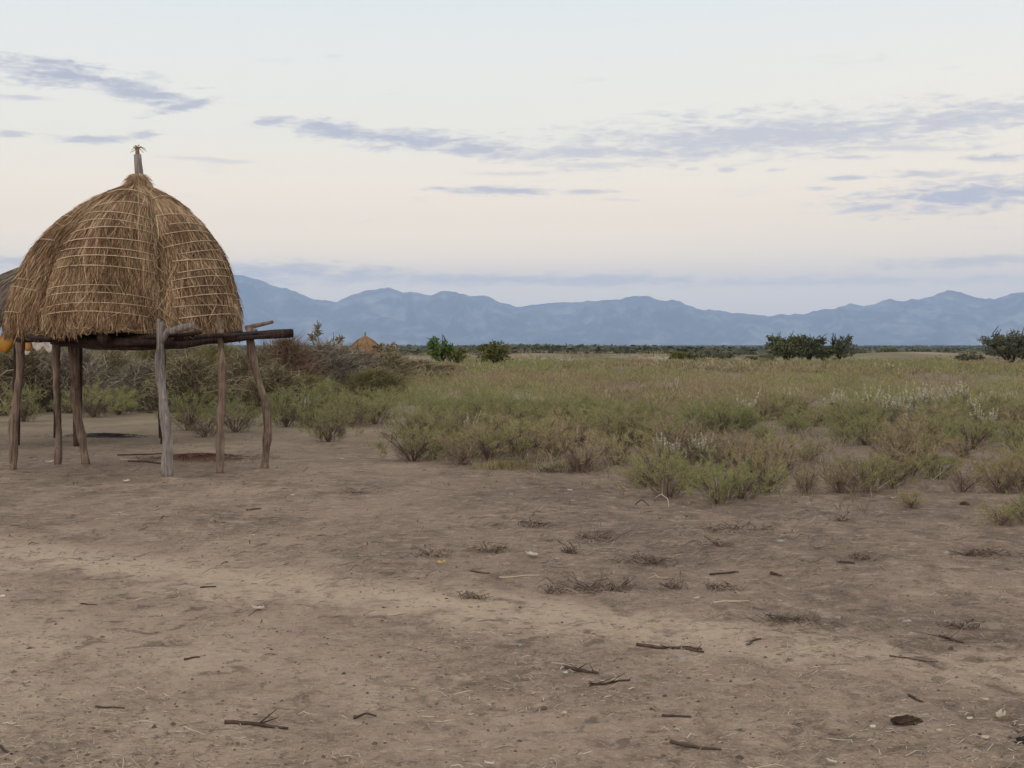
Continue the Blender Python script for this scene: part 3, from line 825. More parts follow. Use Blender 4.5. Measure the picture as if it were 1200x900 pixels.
def mass_mesh(name, xy, mats, templates, hr, seed, leaf=True):
    """merge many reduced plants into one mesh per call"""
    rg = np.random.default_rng(seed)
    Vs, Fs, n0 = [], [], 0
    z = gz(xy[:, 0], xy[:, 1])
    for i in range(len(xy)):
        V, F = templates[rg.integers(len(templates))]
        a = rg.uniform(0, 2 * pi); s = rg.uniform(*hr); w = s * rg.uniform(.9, 1.3)
        c_, s_ = cos(a) * w, sin(a) * w
        W = np.empty_like(V)
        W[:, 0] = V[:, 0] * c_ - V[:, 1] * s_ + xy[i, 0]
        W[:, 1] = V[:, 0] * s_ + V[:, 1] * c_ + xy[i, 1]
        W[:, 2] = V[:, 2] * s + z[i]
        Vs.append(W); Fs.append(F + n0); n0 += len(V)
    me = mesh_np(name, np.concatenate(Vs), np.concatenate(Fs))
    me.materials.append(mats)
    return me

def blade_plant(seed, h, r, n, bl, bw, up=1.0, z0=.12):
    """reduced shrub for the far field: loose blades in a lobed crown, plus stems"""
    rg = np.random.default_rng(seed)
    ns = max(4, n // 9)
    a = rg.uniform(0, 2 * pi, ns); q = np.sqrt(rg.uniform(0, 1, ns)); zt = rg.uniform(0, 1, ns)
    env = np.sqrt(np.clip(1 - ((zt - .4) / .75) ** 2, 0, 1)) * (1 + .3 * np.sin(3 * a + seed))
    c = np.stack([r * q * env * np.cos(a), r * q * env * np.sin(a), h * (z0 + .72 * zt)], -1)
    S = rg.integers(0, ns, n)
    p0 = c[S] + rg.normal(0, .10 * h, (n, 3)); p0[:, 2] = np.maximum(p0[:, 2], .02)
    d = unit(np.stack([p0[:, 0] / r, p0[:, 1] / r, up + 0 * p0[:, 0]], -1) + rg.normal(0, .5, (n, 3)))
    ln = rg.uniform(*bl, n)[:, None]
    P = np.stack([p0, p0 + d * ln], 1)
    W = np.stack([np.full(n, 1.0), np.full(n, .45)], 1) * rg.uniform(*bw, (n, 1))
    b = MB(); b.ribbons(P, W, unit(np.cross(d, rg.normal(0, 1, (n, 3)))))
    return np.concatenate(b.V), np.array(b.F)

def scrub_mass():
    xs, ys, _, _ = sample_field(34, 62, 1.25, 6)
    xm, ym, _, _ = sample_field(62, 118, .75, 8)
    near = np.array(rest + list(zip(xs, ys)))
    far = np.stack([xm, ym], -1)
    t1 = [blade_plant(500 + i, .5, .42, 230, (.05, .12), (.009, .018), 1.3, .05) for i in range(8)]
    t2 = [blade_plant(520 + i, .5, .48, 100, (.08, .17), (.018, .036), 1.2, .05) for i in range(8)]
    first = None
    def vz(xy, sd): return .5 + 1.5 * (fbm(xy[:, 0] * .09 + 5, xy[:, 1] * .045, sd, 3) - .5) + np.random.default_rng(sd).uniform(-.13, .13, len(xy))
    me_parts = []
    for xy, tt, hr in ((near, t1, (.5, 1.3)), (far, t2, (.5, 1.3))):
        v = vz(xy, 91)
        for mat, k in ((M['shrub_brown'], v < .42), (M['shrub_leaf'], (v >= .42) & (v < .62)), (M['shrub_bright'], v >= .62)):
            if k.any(): me_parts.append((mass_mesh('scrub', xy[k], mat, tt, hr, 3), mat))
    # one stuff object: join as material slots
    Vs, Fs, Ms, n0 = [], [], [], 0
    mats = []
    for me, mat in me_parts:
        V = np.empty(len(me.vertices) * 3, np.float32); me.vertices.foreach_get('co', V)
        L = np.empty(len(me.loops), np.int32); me.loops.foreach_get('vertex_index', L)
        if mat not in mats: mats.append(mat)
        Vs.append(V.reshape(-1, 3)); Fs.append(L.reshape(-1, 4) + n0); Ms.append(np.full(len(L) // 4, mats.index(mat), np.int32)); n0 += len(V) // 3
        bpy.data.meshes.remove(me)
    me = mesh_np('scrub_field', np.concatenate(Vs), np.concatenate(Fs))
    for m in mats: me.materials.append(m)
    me.polygons.foreach_set('material_index', np.concatenate(Ms)); me.update()
    o = link('scrub_field', me, None)
    tag(o, 'wide belt of olive and brown scrub stretching back across the plain', 'scrub', kind='stuff')
    print('scrub plants', len(near), len(far), 'faces', len(me.polygons))
scrub_mass()

def edge_weeds():
    rg = np.random.default_rng(44); n = 5600
    x = rg.uniform(-.5, .5, n) * 34; y = rg.uniform(12.5, 34, n); k = np.abs(x) < .48 * y; x, y = x[k], y[k]
    px, py = to_px(x, y); b = np.interp(px, bound[:, 0], bound[:, 1])
    k = (py < b + rg.exponential(16, len(x)) * (px > 430) + 4) & (fbm(x * .8, y * .5, 58, 3) > rg.uniform(.3, .62, len(x))) & ((px > 300) | (py < 505))
    for gx, gy, ax, ay in gaps: k &= (((px - gx) / ax) ** 2 + ((py - gy) / ay) ** 2) > .7
    xy = np.stack([x[k], y[k]], -1)
    t = [blade_plant(650 + i, .2, .16, 26, (.05, .13), (.004, .008), 1.2, .02) for i in range(8)]
    o = link('low_weeds', mass_mesh('low_weeds', xy, M['weed'], t, (.5, 1.3), 5), None)
    tag(o, 'low thin dry weeds scattered among and in front of the shrubs', 'weeds', kind='stuff')
edge_weeds()

def dry_grass():
    rg = np.random.default_rng(12)
    pts = []
    n = 5200
    D = 1 / rg.uniform(1 / 330, 1 / 78, n); x = rg.uniform(-.5, .5, n) * D
    k = fbm(x * .06, D * .02, 55, 3) > rg.uniform(.36, .62, n)
    px_, py_ = to_px(x, D)
    k &= ~((px_ < 500) & (D < 120))
    xy = np.stack([x[k], D[k]], -1)
    t = [blade_plant(600 + i, .42, .55, 26, (.14, .30), (.03, .07), 1.4, .02) for i in range(6)]
    m1 = mass_mesh('dry_grass', xy, M['grass_dry'], t, (.5, 1.25), 4)
    o = link('dry_grass', m1, None)
    tag(o, 'pale dry grass tufts covering the plain beyond the scrub', 'grass', kind='stuff')
dry_grass()

# white-spiked plants standing in the belt
def white_plant(seed):
    rg = np.random.default_rng(seed)
    sp, lf = MB(), MB()
    for i in range(rg.integers(9, 15)):
        a = rg.uniform(0, 6.28); rr = rg.uniform(.02, .26); h = rg.uniform(.40, .70)
        p0 = np.array([0, 0, 0.]); p1 = np.array([rr * cos(a) * .6, rr * sin(a) * .6, h * .55]); p2 = np.array([rr * cos(a), rr * sin(a), h])
        lf.tube([p0, p1, p2], [.005, .004, .003], 3, cap=False)
        n = 26; t = rg.uniform(.0, 1, n)[:, None]
        c = p1 + (p2 - p1) * (.35 + .75 * t)
        d = unit(rg.normal(0, 1, (n, 3)) + (0, 0, .8))
        ln = rg.uniform(.02, .042, n)[:, None]
        sp.ribbons(np.stack([c - d * ln * .3, c + d * ln * .7], 1), np.full((n, 2), .013), unit(np.cross(d, rg.normal(0, 1, (n, 3)))))
        sp.tube([p0, p1, p2], [.004, .004, .003], 3, cap=False)
        n = 22; t = rg.uniform(0, 1, n)[:, None]; c = p1 * t * 1.1
        d = unit(rg.normal(0, .7, (n, 3)) + (cos(a), sin(a), .7)); ln = rg.uniform(.04, .08, n)[:, None]
        lf.ribbons(np.stack([c, c + d * ln], 1), np.full((n, 2), .016), unit(np.cross(d, rg.normal(0, 1, (n, 3)))))
    s = sp.mesh('white_spikes'); s.materials.append(M['white_spike'])
    l = lf.mesh('pale_leaves'); l.materials.append(M['pale_leaf'])
    return s, l
TW = [white_plant(700 + i) for i in range(5)]
WHITE = [(1066, 490, 'big'), (1080, 486, 'big'), (1092, 492, 'big'), (1105, 487, 'mid'), (1118, 482, 'big'), (1127, 480, 'big'), (1140, 492, 'mid'), (1150, 486, 'mid'),
         (1046, 498, 'big'), (1056, 500, 'mid'), (1034, 498, 'mid'), (1020, 494, 'big'), (1005, 496, 'mid'), (992, 494, 'mid'), (974, 492, 'big'), (983, 488, 'mid'),
         (930, 478, 'mid'), (940, 478, 'mid'), (920, 480, 'mid'), (1164, 480, 'mid'), (1185, 482, 'mid'), (1148, 512, 'mid'), (1160, 514, 'mid'), (872, 504, 'big'), (880, 506, 'mid'),
         (778, 545, 'low'), (790, 548, 'low'), (818, 543, 'low'), (826, 545, 'low'), (712, 482, 'mid'), (560, 478, 'mid'), (608, 486, 'mid'), (617, 484, 'mid'), (790, 470, 'big'), (780, 460, 'mid'),
         (890, 448, 'mid'), (960, 452, 'mid'), (1010, 455, 'mid'), (355, 497, 'mid'), (470, 437, 'mid'), (452, 452, 'mid'), (551, 522, 'mid'), (1085, 448, 'mid'), (1130, 447, 'mid')]
for px, py, kd in WHITE:
    p = ground(px, py); s, l = TW[random.randrange(5)]
    sc_ = random.uniform(1.0, 1.2) if kd == 'big' else (random.uniform(.7, .9) if kd == 'mid' else random.uniform(.6, .7))
    if p.y > 45: sc_ *= .85
    root = empty('flowering_plant', p, random.uniform(0, 6.28), sc_)
    if px > 985 and py < 505: lab = 'white-spiked plant among the row of pale flowers at the right of the belt'
    elif px > 900 and py < 505: lab = 'pale-flowered plant left of the long white row in the belt'
    elif px > 1100: lab = 'small white-tipped plant below the long white row'
    elif py > 540: lab = 'white-tipped plant rising behind the front shrubs mid-frame'
    elif 860 < px < 890: lab = 'silvery white plant beside a dark hollow mid-belt'
    elif px < 480: lab = 'pale whitish plant near the brush at left'
    elif py < 460: lab = 'pale tufted plant at the far edge of the scrub belt'
    else: lab = 'single white-tipped plant in the left half of the belt'
    tag(root, lab, 'flowering plant', 'white-spiked plants in the shrub belt')
    o = bpy.data.objects.new('flower_spikes', s); col.objects.link(o); o.parent = root
    o = bpy.data.objects.new('leaves', l); col.objects.link(o); o.parent = root

# yellowed grass patches
def grass_patch(px, py, w, label, mat):
    p = ground(px, py); b = MB(); rg = np.random.default_rng(int(px)); n = 900
    x = np.clip(rg.normal(0, w * .36, n), -w * .8, w * .8); y = np.clip(rg.normal(0, w * .3, n), -w * .7, w * .7)
    p0 = np.stack([x, y, gz(p.x + x, p.y + y) - p.z], -1); d = unit(rg.normal(0, .5, (n, 3)) + (0, 0, .9)); ln = rg.uniform(.04, .12, n)[:, None]
    b.ribbons(np.stack([p0, p0 + d * ln * .6, p0 + d * ln + rg.normal(0, .015, (n, 3))], 1), np.array([1, .8, .3])[None] * rg.uniform(.006, .012, (n, 1)), unit(np.cross(d, rg.normal(0, 1, (n, 3)))))
    tag(b.build('grass_patch', mat, None, loc=p), label, 'grass')
grass_patch(595, 549, .55, 'low yellowed grass patch before the left front shrubs', M['shrub_yellow'])
grass_patch(1098, 543, .5, 'yellow tinged grass patch between shrubs at right', M['shrub_yellow'])
grass_patch(668, 551, .5, 'pale dry grass patch left of the wide brown shrub', M['grass_dry'])

# ------------------------------------------------------------------ thorn-brush fence
def brush_mesh(name, seed, w, d, h, n, mat, curl=.35):
    rg = np.random.default_rng(seed); b = MB()
    a = rg.uniform(0, 2 * pi, n); q = rg.uniform(0, 1, n) ** .6; zt = rg.uniform(0, 1, n)
    env = np.sqrt(np.clip(1 - zt ** 2.2, 0.02, 1)) * (1 + .22 * np.sin(a * 3 + seed) + .12 * np.sin(a * 7 + seed))
    c = np.stack([w * .5 * q * env * np.cos(a), d * .5 * q * env * np.sin(a), h * zt * .92], -1)
    dirv = unit(np.stack([np.cos(a) * .8, np.sin(a) * .8, rg.uniform(-.2, 1.3, n)], -1) + rg.normal(0, .55, (n, 3)))
    ln = rg.uniform(.12, .55, n)[:, None] * h / 1.7
    bend = rg.normal(0, curl, (n, 3)) * ln * .4
    P = np.stack([c - dirv * ln * .5, c + bend * .5, c + dirv * ln * .5, c + dirv * ln * .75 + bend], 1)
    P[:, :, 2] = np.maximum(P[:, :, 2], .01)
    W = np.array([1, .85, .6, .25])[None] * (rg.uniform(.006, .02, (n, 1)) + (rg.uniform(0, 1, (n, 1)) < .03) * .02) * h / 1.7
    b.ribbons(P, W, unit(np.cross(dirv, rg.normal(0, 1, (n, 3)))))
    # a few long branches springing out
    for k in range(14):
        a0 = rg.uniform(0, 6.28); p = np.array([w * .3 * cos(a0), d * .3 * sin(a0), h * rg.uniform(.1, .7)])
        q1 = p + np.array([cos(a0) * .4 + rg.normal(0, .3), sin(a0) * .4 + rg.normal(0, .3), rg.uniform(0, .45)]) * h * .4
        q2 = q1 + np.array([cos(a0) + rg.normal(0, .5), sin(a0) + rg.normal(0, .5), rg.uniform(-.2, .5)]) * h * .16
        b.tube([p, (p + q1) / 2 + rg.normal(0, .05, 3), q1, q2], [.022, .018, .012, .005], 4)
    me = b.mesh(name); me.materials.append(mat); return me
BR = {}
for k, (kind, mt) in enumerate((('brown', 'brush_brown'), ('red', 'brush_red'), ('grey', 'brush_grey'), ('olive', 'brush_olive'))):
    BR[kind] = [brush_mesh('brush_' + kind, 800 + 10 * k + i, 2.2, 1.6, 1.7, 4200, M[mt]) for i in range(2)]
# (px of centre, foot py, width px, top py, kind, label)
BRUSH = [
    (-60, 486, 130, 402, 'brown', 'brown thorn brush at the extreme left edge of the fence'),
    (25, 482, 110, 406, 'brown', 'brown brush heap behind the two leftmost posts'),
    (85, 482, 100, 408, 'grey', 'grey twiggy brush heap behind the third post'),
    (130, 478, 90, 410, 'brown', 'dark brown brush heap under the granary middle'),
    (168, 481, 80, 424, 'grey', 'grey curling brush in front under the granary'),
    (178, 474, 90, 404, 'olive', 'olive bushy heap behind the grey post'),
    (222, 482, 100, 418, 'brown', 'brown twig heap between the grey post and the fifth post'),
    (255, 470, 90, 401, 'olive', 'green-tinged brush rising behind the fifth post'),
    (292, 476, 84, 412, 'brown', 'brown brush heap behind the sixth post'),
    (335, 470, 84, 394, 'red', 'reddish brown brush heap just below the protruding beam tip'),
    (318, 482, 90, 430, 'brown', 'dark low brush at the foot of the reddish heap'),
    (382, 466, 92, 400, 'grey', 'tall grey brush heap right of the reddish one'),
    (360, 478, 84, 440, 'olive', 'olive low brush at the foot of the tall grey heap'),
    (415, 460, 70, 408, 'grey', 'pale grey brush heap below the distant hut'),
    (455, 452, 70, 412, 'brown', 'low brown brush right of the pale grey heap'),
    (440, 468, 80, 432, 'olive', 'olive scrub heap below the distant hut'),
    (490, 448, 64, 421, 'brown', 'small brownish brush below the bright green shrub'),
    (525, 446, 52, 427, 'red', 'low reddish brush right of the bright green shrub'),
    (60, 468, 120, 398, 'grey', 'grey brush at the back of the fence under the platform'),
    (210, 464, 130, 398, 'grey', 'grey brush at the back of the fence right of the middle'),
]
for i, (px, py, wp, top, kind, lab) in enumerate(BRUSH):
    p = ground(px, py); w = wp * p.y / FPX; h = (py - top) * p.y / FPX
    me = BR[kind][i % 2]
    o = bpy.data.objects.new('brush_heap', me); col.objects.link(o)
    o.location = p; o.scale = (w / 2.2 * 1.15, w / 2.2 * 1.1, h / 1.7); o.rotation_euler = (0, 0, [0, pi][i % 2] + random.uniform(-.3, .3))
    tag(o, lab, 'brush heap', 'heaps of thorn brush forming the fence')

def stalk_plant(px, py, D, hp, label):
    p = at(px, py, D); h = hp * D / FPX; b = MB()
    b.tube([(0, 0, -h * 1.4), (.03, 0, 0), (0, 0, h * .6), (.02, 0, h)], [.025, .02, .014, .008], 5)
    rg = np.random.default_rng(int(px)); n = 60; t = rg.uniform(.35, 1, n); c = np.stack([0 * t, 0 * t, t * h], -1)
    d = unit(rg.normal(0, 1, (n, 3)) + (0, 0, .6)); ln = rg.uniform(.08, .22, n)[:, None]
    b.ribbons(np.stack([c, c + d * ln], 1), np.full((n, 2), .035), unit(np.cross(d, rg.normal(0, 1, (n, 3)))))
    tag(b.build('weed_stalk', M['brush_grey'], None, loc=p), label, 'weed')
stalk_plant(372, 401, 44, 19, 'tall dry weed stalk poking above the tall grey brush')
stalk_plant(366, 402, 44, 7, 'short dark stalk left of the tall weed stalk')
stalk_plant(398, 404, 45, 7, 'short dry stalk right of the tall weed stalk')

# ------------------------------------------------------------------ trees and bushes
def tree(px, base_py, wpx, top_py, label, mat, name='tree', cat='tree', seed=0, D=None, n=2600, leaf=(.10, .2), trunks=4, bare=0, lean=0.0, group=None, flat=.5, droop=0.0):
    rg = np.random.default_rng(seed)
    p = ground(px, base_py) if D is None else Vector((at(px, base_py, D).x, D, 0))
    if D is not None: p.z = gzf(p.x, p.y)
    Dy = p.y; top = at(px, top_py, Dy).z; h = (top - p.z) * 1.10; w = wpx * Dy / FPX
    root = empty(name, p); tag(root, label, cat, group)
    tb = MB(); tips = []
    for i in range(trunks):
        a = 6.28 * i / trunks + rg.uniform(-.4, .4); sp = w * .42 * rg.uniform(.4, 1); hh = h * rg.uniform(.6, .85)
        P = [np.array([rg.normal(0, .05), rg.normal(0, .05), -.05]), np.array([sp * .3 * cos(a), sp * .3 * sin(a), hh * .35]), np.array([sp * .75 * cos(a) + lean * h * .3, sp * .75 * sin(a), hh * .75]), np.array([sp * cos(a) + lean * h * .5, sp * sin(a), hh])]
        tb.tube(P, np.array([.045, .034, .022, .008]) * h, 6, .08, i)
        for q in range(9):
            s = rg.uniform(.9, 3); i0 = min(int(s), 2); fr = s - i0
            b0 = P[i0] * (1 - fr) + P[i0 + 1] * fr
            d = np.array([cos(a) * .6 + rg.normal(0, .8), sin(a) * .6 + rg.normal(0, .8), rg.uniform(.0, 1.0)]); d = unit(d) * h * rg.uniform(.18, .4)
            e = b0 + d; e[2] = min(e[2], h * .97)
            tb.tube([b0, b0 + d * .55 + (0, 0, .03 * h), e], np.array([.014, .009, .003]) * h, 4)
            tips.append(e); tips.append(b0 + d * .6)
    for k in range(bare):
        a = rg.uniform(0, 6.28); b0 = np.array([w * .25 * cos(a), w * .2 * sin(a), h * .6])
        e = b0 + np.array([rg.normal(0, .12) * w, rg.normal(0, .1) * w, h * rg.uniform(.38, .5)])
        tb.tube([b0, (b0 + e) / 2 + rg.normal(0, .05 * h, 3), e], np.array([.020, .015, .008]) * h, 4)
        tips.append((b0 + e) / 2)
    tb.build('trunk', M['bark_dark_shaded'], root, True)
    # crown: leaf clumps at the branch ends and a loose uneven filling
    tips = np.array(tips); nc = 40
    extra = np.stack([rg.normal(0, .24 * w, nc), rg.normal(0, .2 * w, nc), h * (1 - flat) * .4 + rg.uniform(.1, 1, nc) * h * .55], -1)
    C = np.concatenate([tips, extra]); C[:, 2] = np.clip(C[:, 2], .12 * h, .93 * h)
    rad = np.hypot(C[:, 0] - lean * h * .3, C[:, 1]); lim = w * .5 * (1 + .15 * np.sin(np.arctan2(C[:, 1], C[:, 0]) * 3 + seed)) * np.sqrt(np.clip(1.05 - (np.clip(C[:, 2] / h - .45, 0, 1) / .6) ** 2, .1, 1))
    f = np.minimum(1, lim / (rad + 1e-6)); C[:, 0] *= f; C[:, 1] *= f
    S = rg.integers(0, len(C), n)
    p0 = C[S] + unit(rg.normal(0, 1, (n, 3))) * (rg.uniform(0, 1, (n, 1)) ** .6) * np.array([.13 * w, .13 * w, .10 * h])
    p0[:, 2] = np.maximum(p0[:, 2], .05 * h)
    d = unit(rg.normal(0, 1, (n, 3)) + (0, 0, .3 - droop))
    l = rg.uniform(leaf[0], leaf[1], n)[:, None]
    lb = MB(); lb.ribbons(np.stack([p0 - d * l * .5, p0, p0 + d * l * .5], 1), np.array([.35, 1, .35])[None] * l * .55, unit(np.cross(d, rg.normal(0, 1, (n, 3)))))
    lb.build('crown', mat, root)
    return root
G = 'dark trees standing beyond the shrub belt'
tree(922, 427, 52, 394, 'dark dense tree forming the left bulk of the central clump', M['tree_leaf'], seed=1, n=3600, leaf=(.12, .26), trunks=5, bare=5, group=G)
tree(948, 427, 40, 396, 'dark tree with bare upright twigs in the middle of the central clump', M['tree_leaf'], seed=2, n=1900, leaf=(.12, .24), trunks=4, bare=8, group=G)
tree(983, 427, 30, 395, 'narrow leaning dark tree at the right end of the central clump', M['tree_leaf'], seed=3, n=1300, leaf=(.12, .22), trunks=3, bare=3, lean=.15, group=G)
tree(966, 427, 36, 407, 'low dark bush between the two right trees of the central clump', M['tree_leaf'], seed=4, n=1200, name='bush', cat='bush')
tree(892, 426, 36, 416, 'low grey-green bush at the left foot of the central clump', M['tree_grey'], seed=5, n=1100, name='bush', cat='bush')
tree(1184, 429, 62, 390, 'rounded grey-green tree near the right edge on the plain', M['tree_grey'], seed=6, n=3600, leaf=(.10, .22), trunks=6, bare=6, group=G)
tree(1212, 429, 44, 396, 'grey-green tree cut by the right edge of the frame', M['tree_grey'], seed=7, n=2600, leaf=(.10, .22), trunks=5, bare=2, group=G)
tree(516, 430, 30, 398, 'bright green leafy shrub standing above the brush left of centre', M['tree_bright'], seed=8, n=900, leaf=(.12, .26), trunks=5, bare=4, name='bush', cat='bush')
tree(535, 430, 26, 407, 'dull olive bush close to the right of the bright green shrub', M['tree_olive'], seed=9, n=900, leaf=(.09, .18), name='bush', cat='bush')
tree(580, 432, 40, 403, 'olive rounded bush with pale tips left of centre on the horizon', M['tree_olive'], seed=10, n=2400, leaf=(.08, .2), trunks=7, bare=4, name='bush', cat='bush')
tree(453, 430, 30, 404, 'dark brown bush immediately right of the distant hut', M['brush_brown'], seed=11, D=98, n=1500, leaf=(.1, .22), name='bush', cat='bush')
tree(795, 426, 30, 411, 'dark green low bush, first at left of the mid horizon row', M['tree_olive'], seed=12, n=1300, leaf=(.12, .24), name='bush', cat='bush', group='low bushes on the far plain')
tree(818, 426, 34, 412, 'olive low bush second in the mid horizon row', M['tree_grey'], seed=13, n=1400, leaf=(.12, .24), name='bush', cat='bush', group='low bushes on the far plain')
tree(846, 426, 34, 413, 'olive brown low bush last in the mid horizon row', M['tree_grey'], seed=14, n=1300, leaf=(.12, .24), name='bush', cat='bush', group='low bushes on the far plain')
tree(1136, 429, 34, 415, 'dark low bush left of the rounded grey-green tree', M['tree_grey'], seed=15, n=1400, leaf=(.10, .22), name='bush', cat='bush', group='low bushes on the far plain')
tree(1045, 0, 26, 408, 'small dark bush on the skyline above the brown rise', M['tree_leaf'], seed=16, D=300, n=700, leaf=(.3, .6), name='bush', cat='bush', group='low bushes on the far plain')
tree(1085, 0, 30, 410, 'wide dark bush right of the brown rise', M['tree_leaf'], seed=17, D=280, n=900, leaf=(.3, .6), name='bush', cat='bush', group='low bushes on the far plain')
tree(1115, 0, 9, 409, 'tiny dark bush right of the wide one', M['tree_leaf'], seed=18, D=300, n=260, leaf=(.3, .6), name='bush', cat='bush', group='low bushes on the far plain')
tree(1012, 0, 20, 411, 'grey-green bush just right of the central tree clump', M['tree_grey'], seed=19, D=220, n=600, leaf=(.2, .5), name='bush', cat='bush', group='low bushes on the far plain')

def distant_woodland():
    rg = np.random.default_rng(21)
    def clump(seed, n):
        r_ = np.random.default_rng(seed)
        nc = 7; C = np.stack([r_.normal(0, .8, nc), r_.normal(0, .8, nc), r_.uniform(.25, .8, nc)], -1)
        p = C[r_.integers(0, nc, n)] + r_.normal(0, .22, (n, 3)); p[:, 2] = np.clip(p[:, 2], 0, 1.05)
        d = unit(r_.normal(0, 1, (n, 3))); l = r_.uniform(.22, .5, n)[:, None]
        b = MB(); b.ribbons(np.stack([p - d * l * .5, p + d * l * .5], 1), np.repeat(l * .7, 2, 1), unit(np.cross(d, r_.normal(0, 1, (n, 3)))))
        return np.concatenate(b.V), np.array(b.F)
    t = [clump(900 + i, 42) for i in range(8)]
    n = 8000
    D = 1 / (rg.uniform(0, 1, n) ** 1.15 * (1 / 270 - 1 / 9000) + 1 / 9000)
    x = rg.uniform(-.55, .55, n) * D
    k = fbm(x / 160, D / 260, 66, 3) > np.interp(D, [270, 420, 700, 1200], [.62, .50, .38, .25])
    x, D = x[k], D[k]
    grow = np.interp(D, [270, 420, 900, 3000, 9000], [1.7, 3.2, 4.3, 5.0, 6.0])
    Vs, Fs, n0 = [], [], 0; z = gz(x, D)
    for i in range(len(x)):
        V, F = t[rg.integers(8)]; s = grow[i] * rg.uniform(.6, 1.1); wx = s * rg.uniform(1, 2.0) * (1 + D[i] / 2500)
        Vs.append(V * (wx, wx, s) + (x[i], D[i], z[i])); Fs.append(F + n0); n0 += len(V)
    o = link('distant_woodland', mesh_np('distant_woodland', np.concatenate(Vs), np.concatenate(Fs)), M['woodland'])
    tag(o, 'grey-green band of far scrub woodland below the mountains', 'woodland', kind='stuff')
distant_woodland()

# ------------------------------------------------------------------ litter on the dirt
def litter():
    rg = np.random.default_rng(31); b = MB(); n = 26000
    D = 1 / rg.uniform(1 / 19, 1 / 4.6, n); x = rg.uniform(-.46, .46, n) * D
    k = fbm(x * .9, D * .9, 88, 4) > rg.uniform(.30, .66, n)
    x, D = x[k], D[k]; n = len(x)
    a = rg.normal(0, .9, n); d = np.stack([np.cos(a), np.sin(a), rg.normal(0, .10, n)], -1); l = (rg.uniform(.012, .06, n) + (rg.uniform(0, 1, n) < .05) * .07)[:, None]
    c = np.stack([x, D, gz(x, D) + .004], -1)
    bend = rg.normal(0, .12, (n, 3)) * l; bend[:, 2] = np.abs(bend[:, 2])
    P = np.stack([c - d * l * .5, c + bend, c + d * l * .5], 1)
    W = np.array([.8, 1, .5])[None] * rg.uniform(.0018, .0052, (n, 1))
    b.ribbons(P, W, unit(np.stack([-d[:, 1], d[:, 0], rg.normal(0, .5, n)], -1)))
    o = b.build('straw_litter', M['litter'], None)
    tag(o, 'scattered bits of straw and bark on the dirt', 'litter', kind='stuff')
    n = 5000; b = MB()
    D = rg.uniform(10.5, 26, n); x = rg.uniform(-.46, .46, n) * D
    k = fbm(x * .7, D * .35, 131, 4) > rg.uniform(.36, .64, n); x, D = x[k], D[k]; n = len(x)
    a = rg.normal(0, .9, n); l = rg.uniform(.02, .11, n)[:, None]; d = np.stack([np.cos(a), np.sin(a), np.abs(rg.normal(0, .15, n))], -1)
    c = np.stack([x, D, gz(x, D) + .004], -1); bend = rg.normal(0, .12, (n, 3)) * l; bend[:, 2] = np.abs(bend[:, 2])
    b.ribbons(np.stack([c, c + d * l * .5 + bend, c + d * l], 1), np.array([.8, 1, .4])[None] * rg.uniform(.004, .012, (n, 1)), unit(np.stack([-d[:, 1], d[:, 0], rg.normal(0, .5, n)], -1)))
    tag(b.build('bark_litter', M['clod'], None), 'bits of bark and dry leaf strewn between the granary and the shrubs', 'litter', kind='stuff')
    b = MB(); n = 5200
    gx = np.where(rg.uniform(0, 1, n) < .6, rg.normal(1.0, 1.3, n), rg.uniform(-5, 6, n)); D = np.where(rg.uniform(0, 1, n) < .7, rg.normal(11.3, 1.3, n), rg.uniform(7, 17, n))
    k = (fbm(gx * .9, D * .6, 99, 4) > rg.uniform(.40, .66, n)) & (D > 5.5); x, D = gx[k], D[k]; n = len(x)
    a = rg.normal(0, .6, n); l = rg.uniform(.03, .16, n)[:, None]; d = np.stack([np.cos(a), np.sin(a), np.abs(rg.normal(0, .22, n))], -1)
    c = np.stack([x, D, gz(x, D) + .004], -1); bend = rg.normal(0, .12, (n, 3)) * l; bend[:, 2] = np.abs(bend[:, 2])
    b.ribbons(np.stack([c, c + d * l * .5 + bend, c + d * l], 1), np.array([.8, 1, .4])[None] * rg.uniform(.0025, .007, (n, 1)), unit(np.stack([-d[:, 1], d[:, 0], rg.normal(0, .5, n)], -1)))
    tag(b.build('twig_litter', M['twig'], None), 'fine dark twigs strewn over the middle of the dirt', 'litter', kind='stuff')
    # soil clods and grit
    b = MB(); n = 3600
    D = 1 / rg.uniform(1 / 20, 1 / 4.6, n); x = rg.uniform(-.46, .46, n) * D; z = gz(x, D)
    base = np.array([(1, 0, 0), (0, 1, 0), (-1, 0, 0), (0, -1, 0), (0, 0, .8), (.7, .7, .3), (-.7, .6, .3)], float)
    F = [[0, 5, 4], [5, 1, 4], [1, 6, 4], [6, 2, 4], [2, 3, 4], [3, 0, 4]]
    Fa = np.array(F)
    V = base[None] * (1 + rg.normal(0, .18, (n, 7, 3))) * (rg.lognormal(math.log(.006), .40, n))[:, None, None]
    V = V + np.stack([x, D, z], -1)[:, None, :]
    b.add(V.reshape(-1, 3), (Fa[None] + (np.arange(n) * 7)[:, None, None]).reshape(-1, 3))
    tag(b.build('soil_clods', M['clod'], None), 'small crumbs of soil and grit strewn over the dirt', 'soil', kind='stuff')
litter()

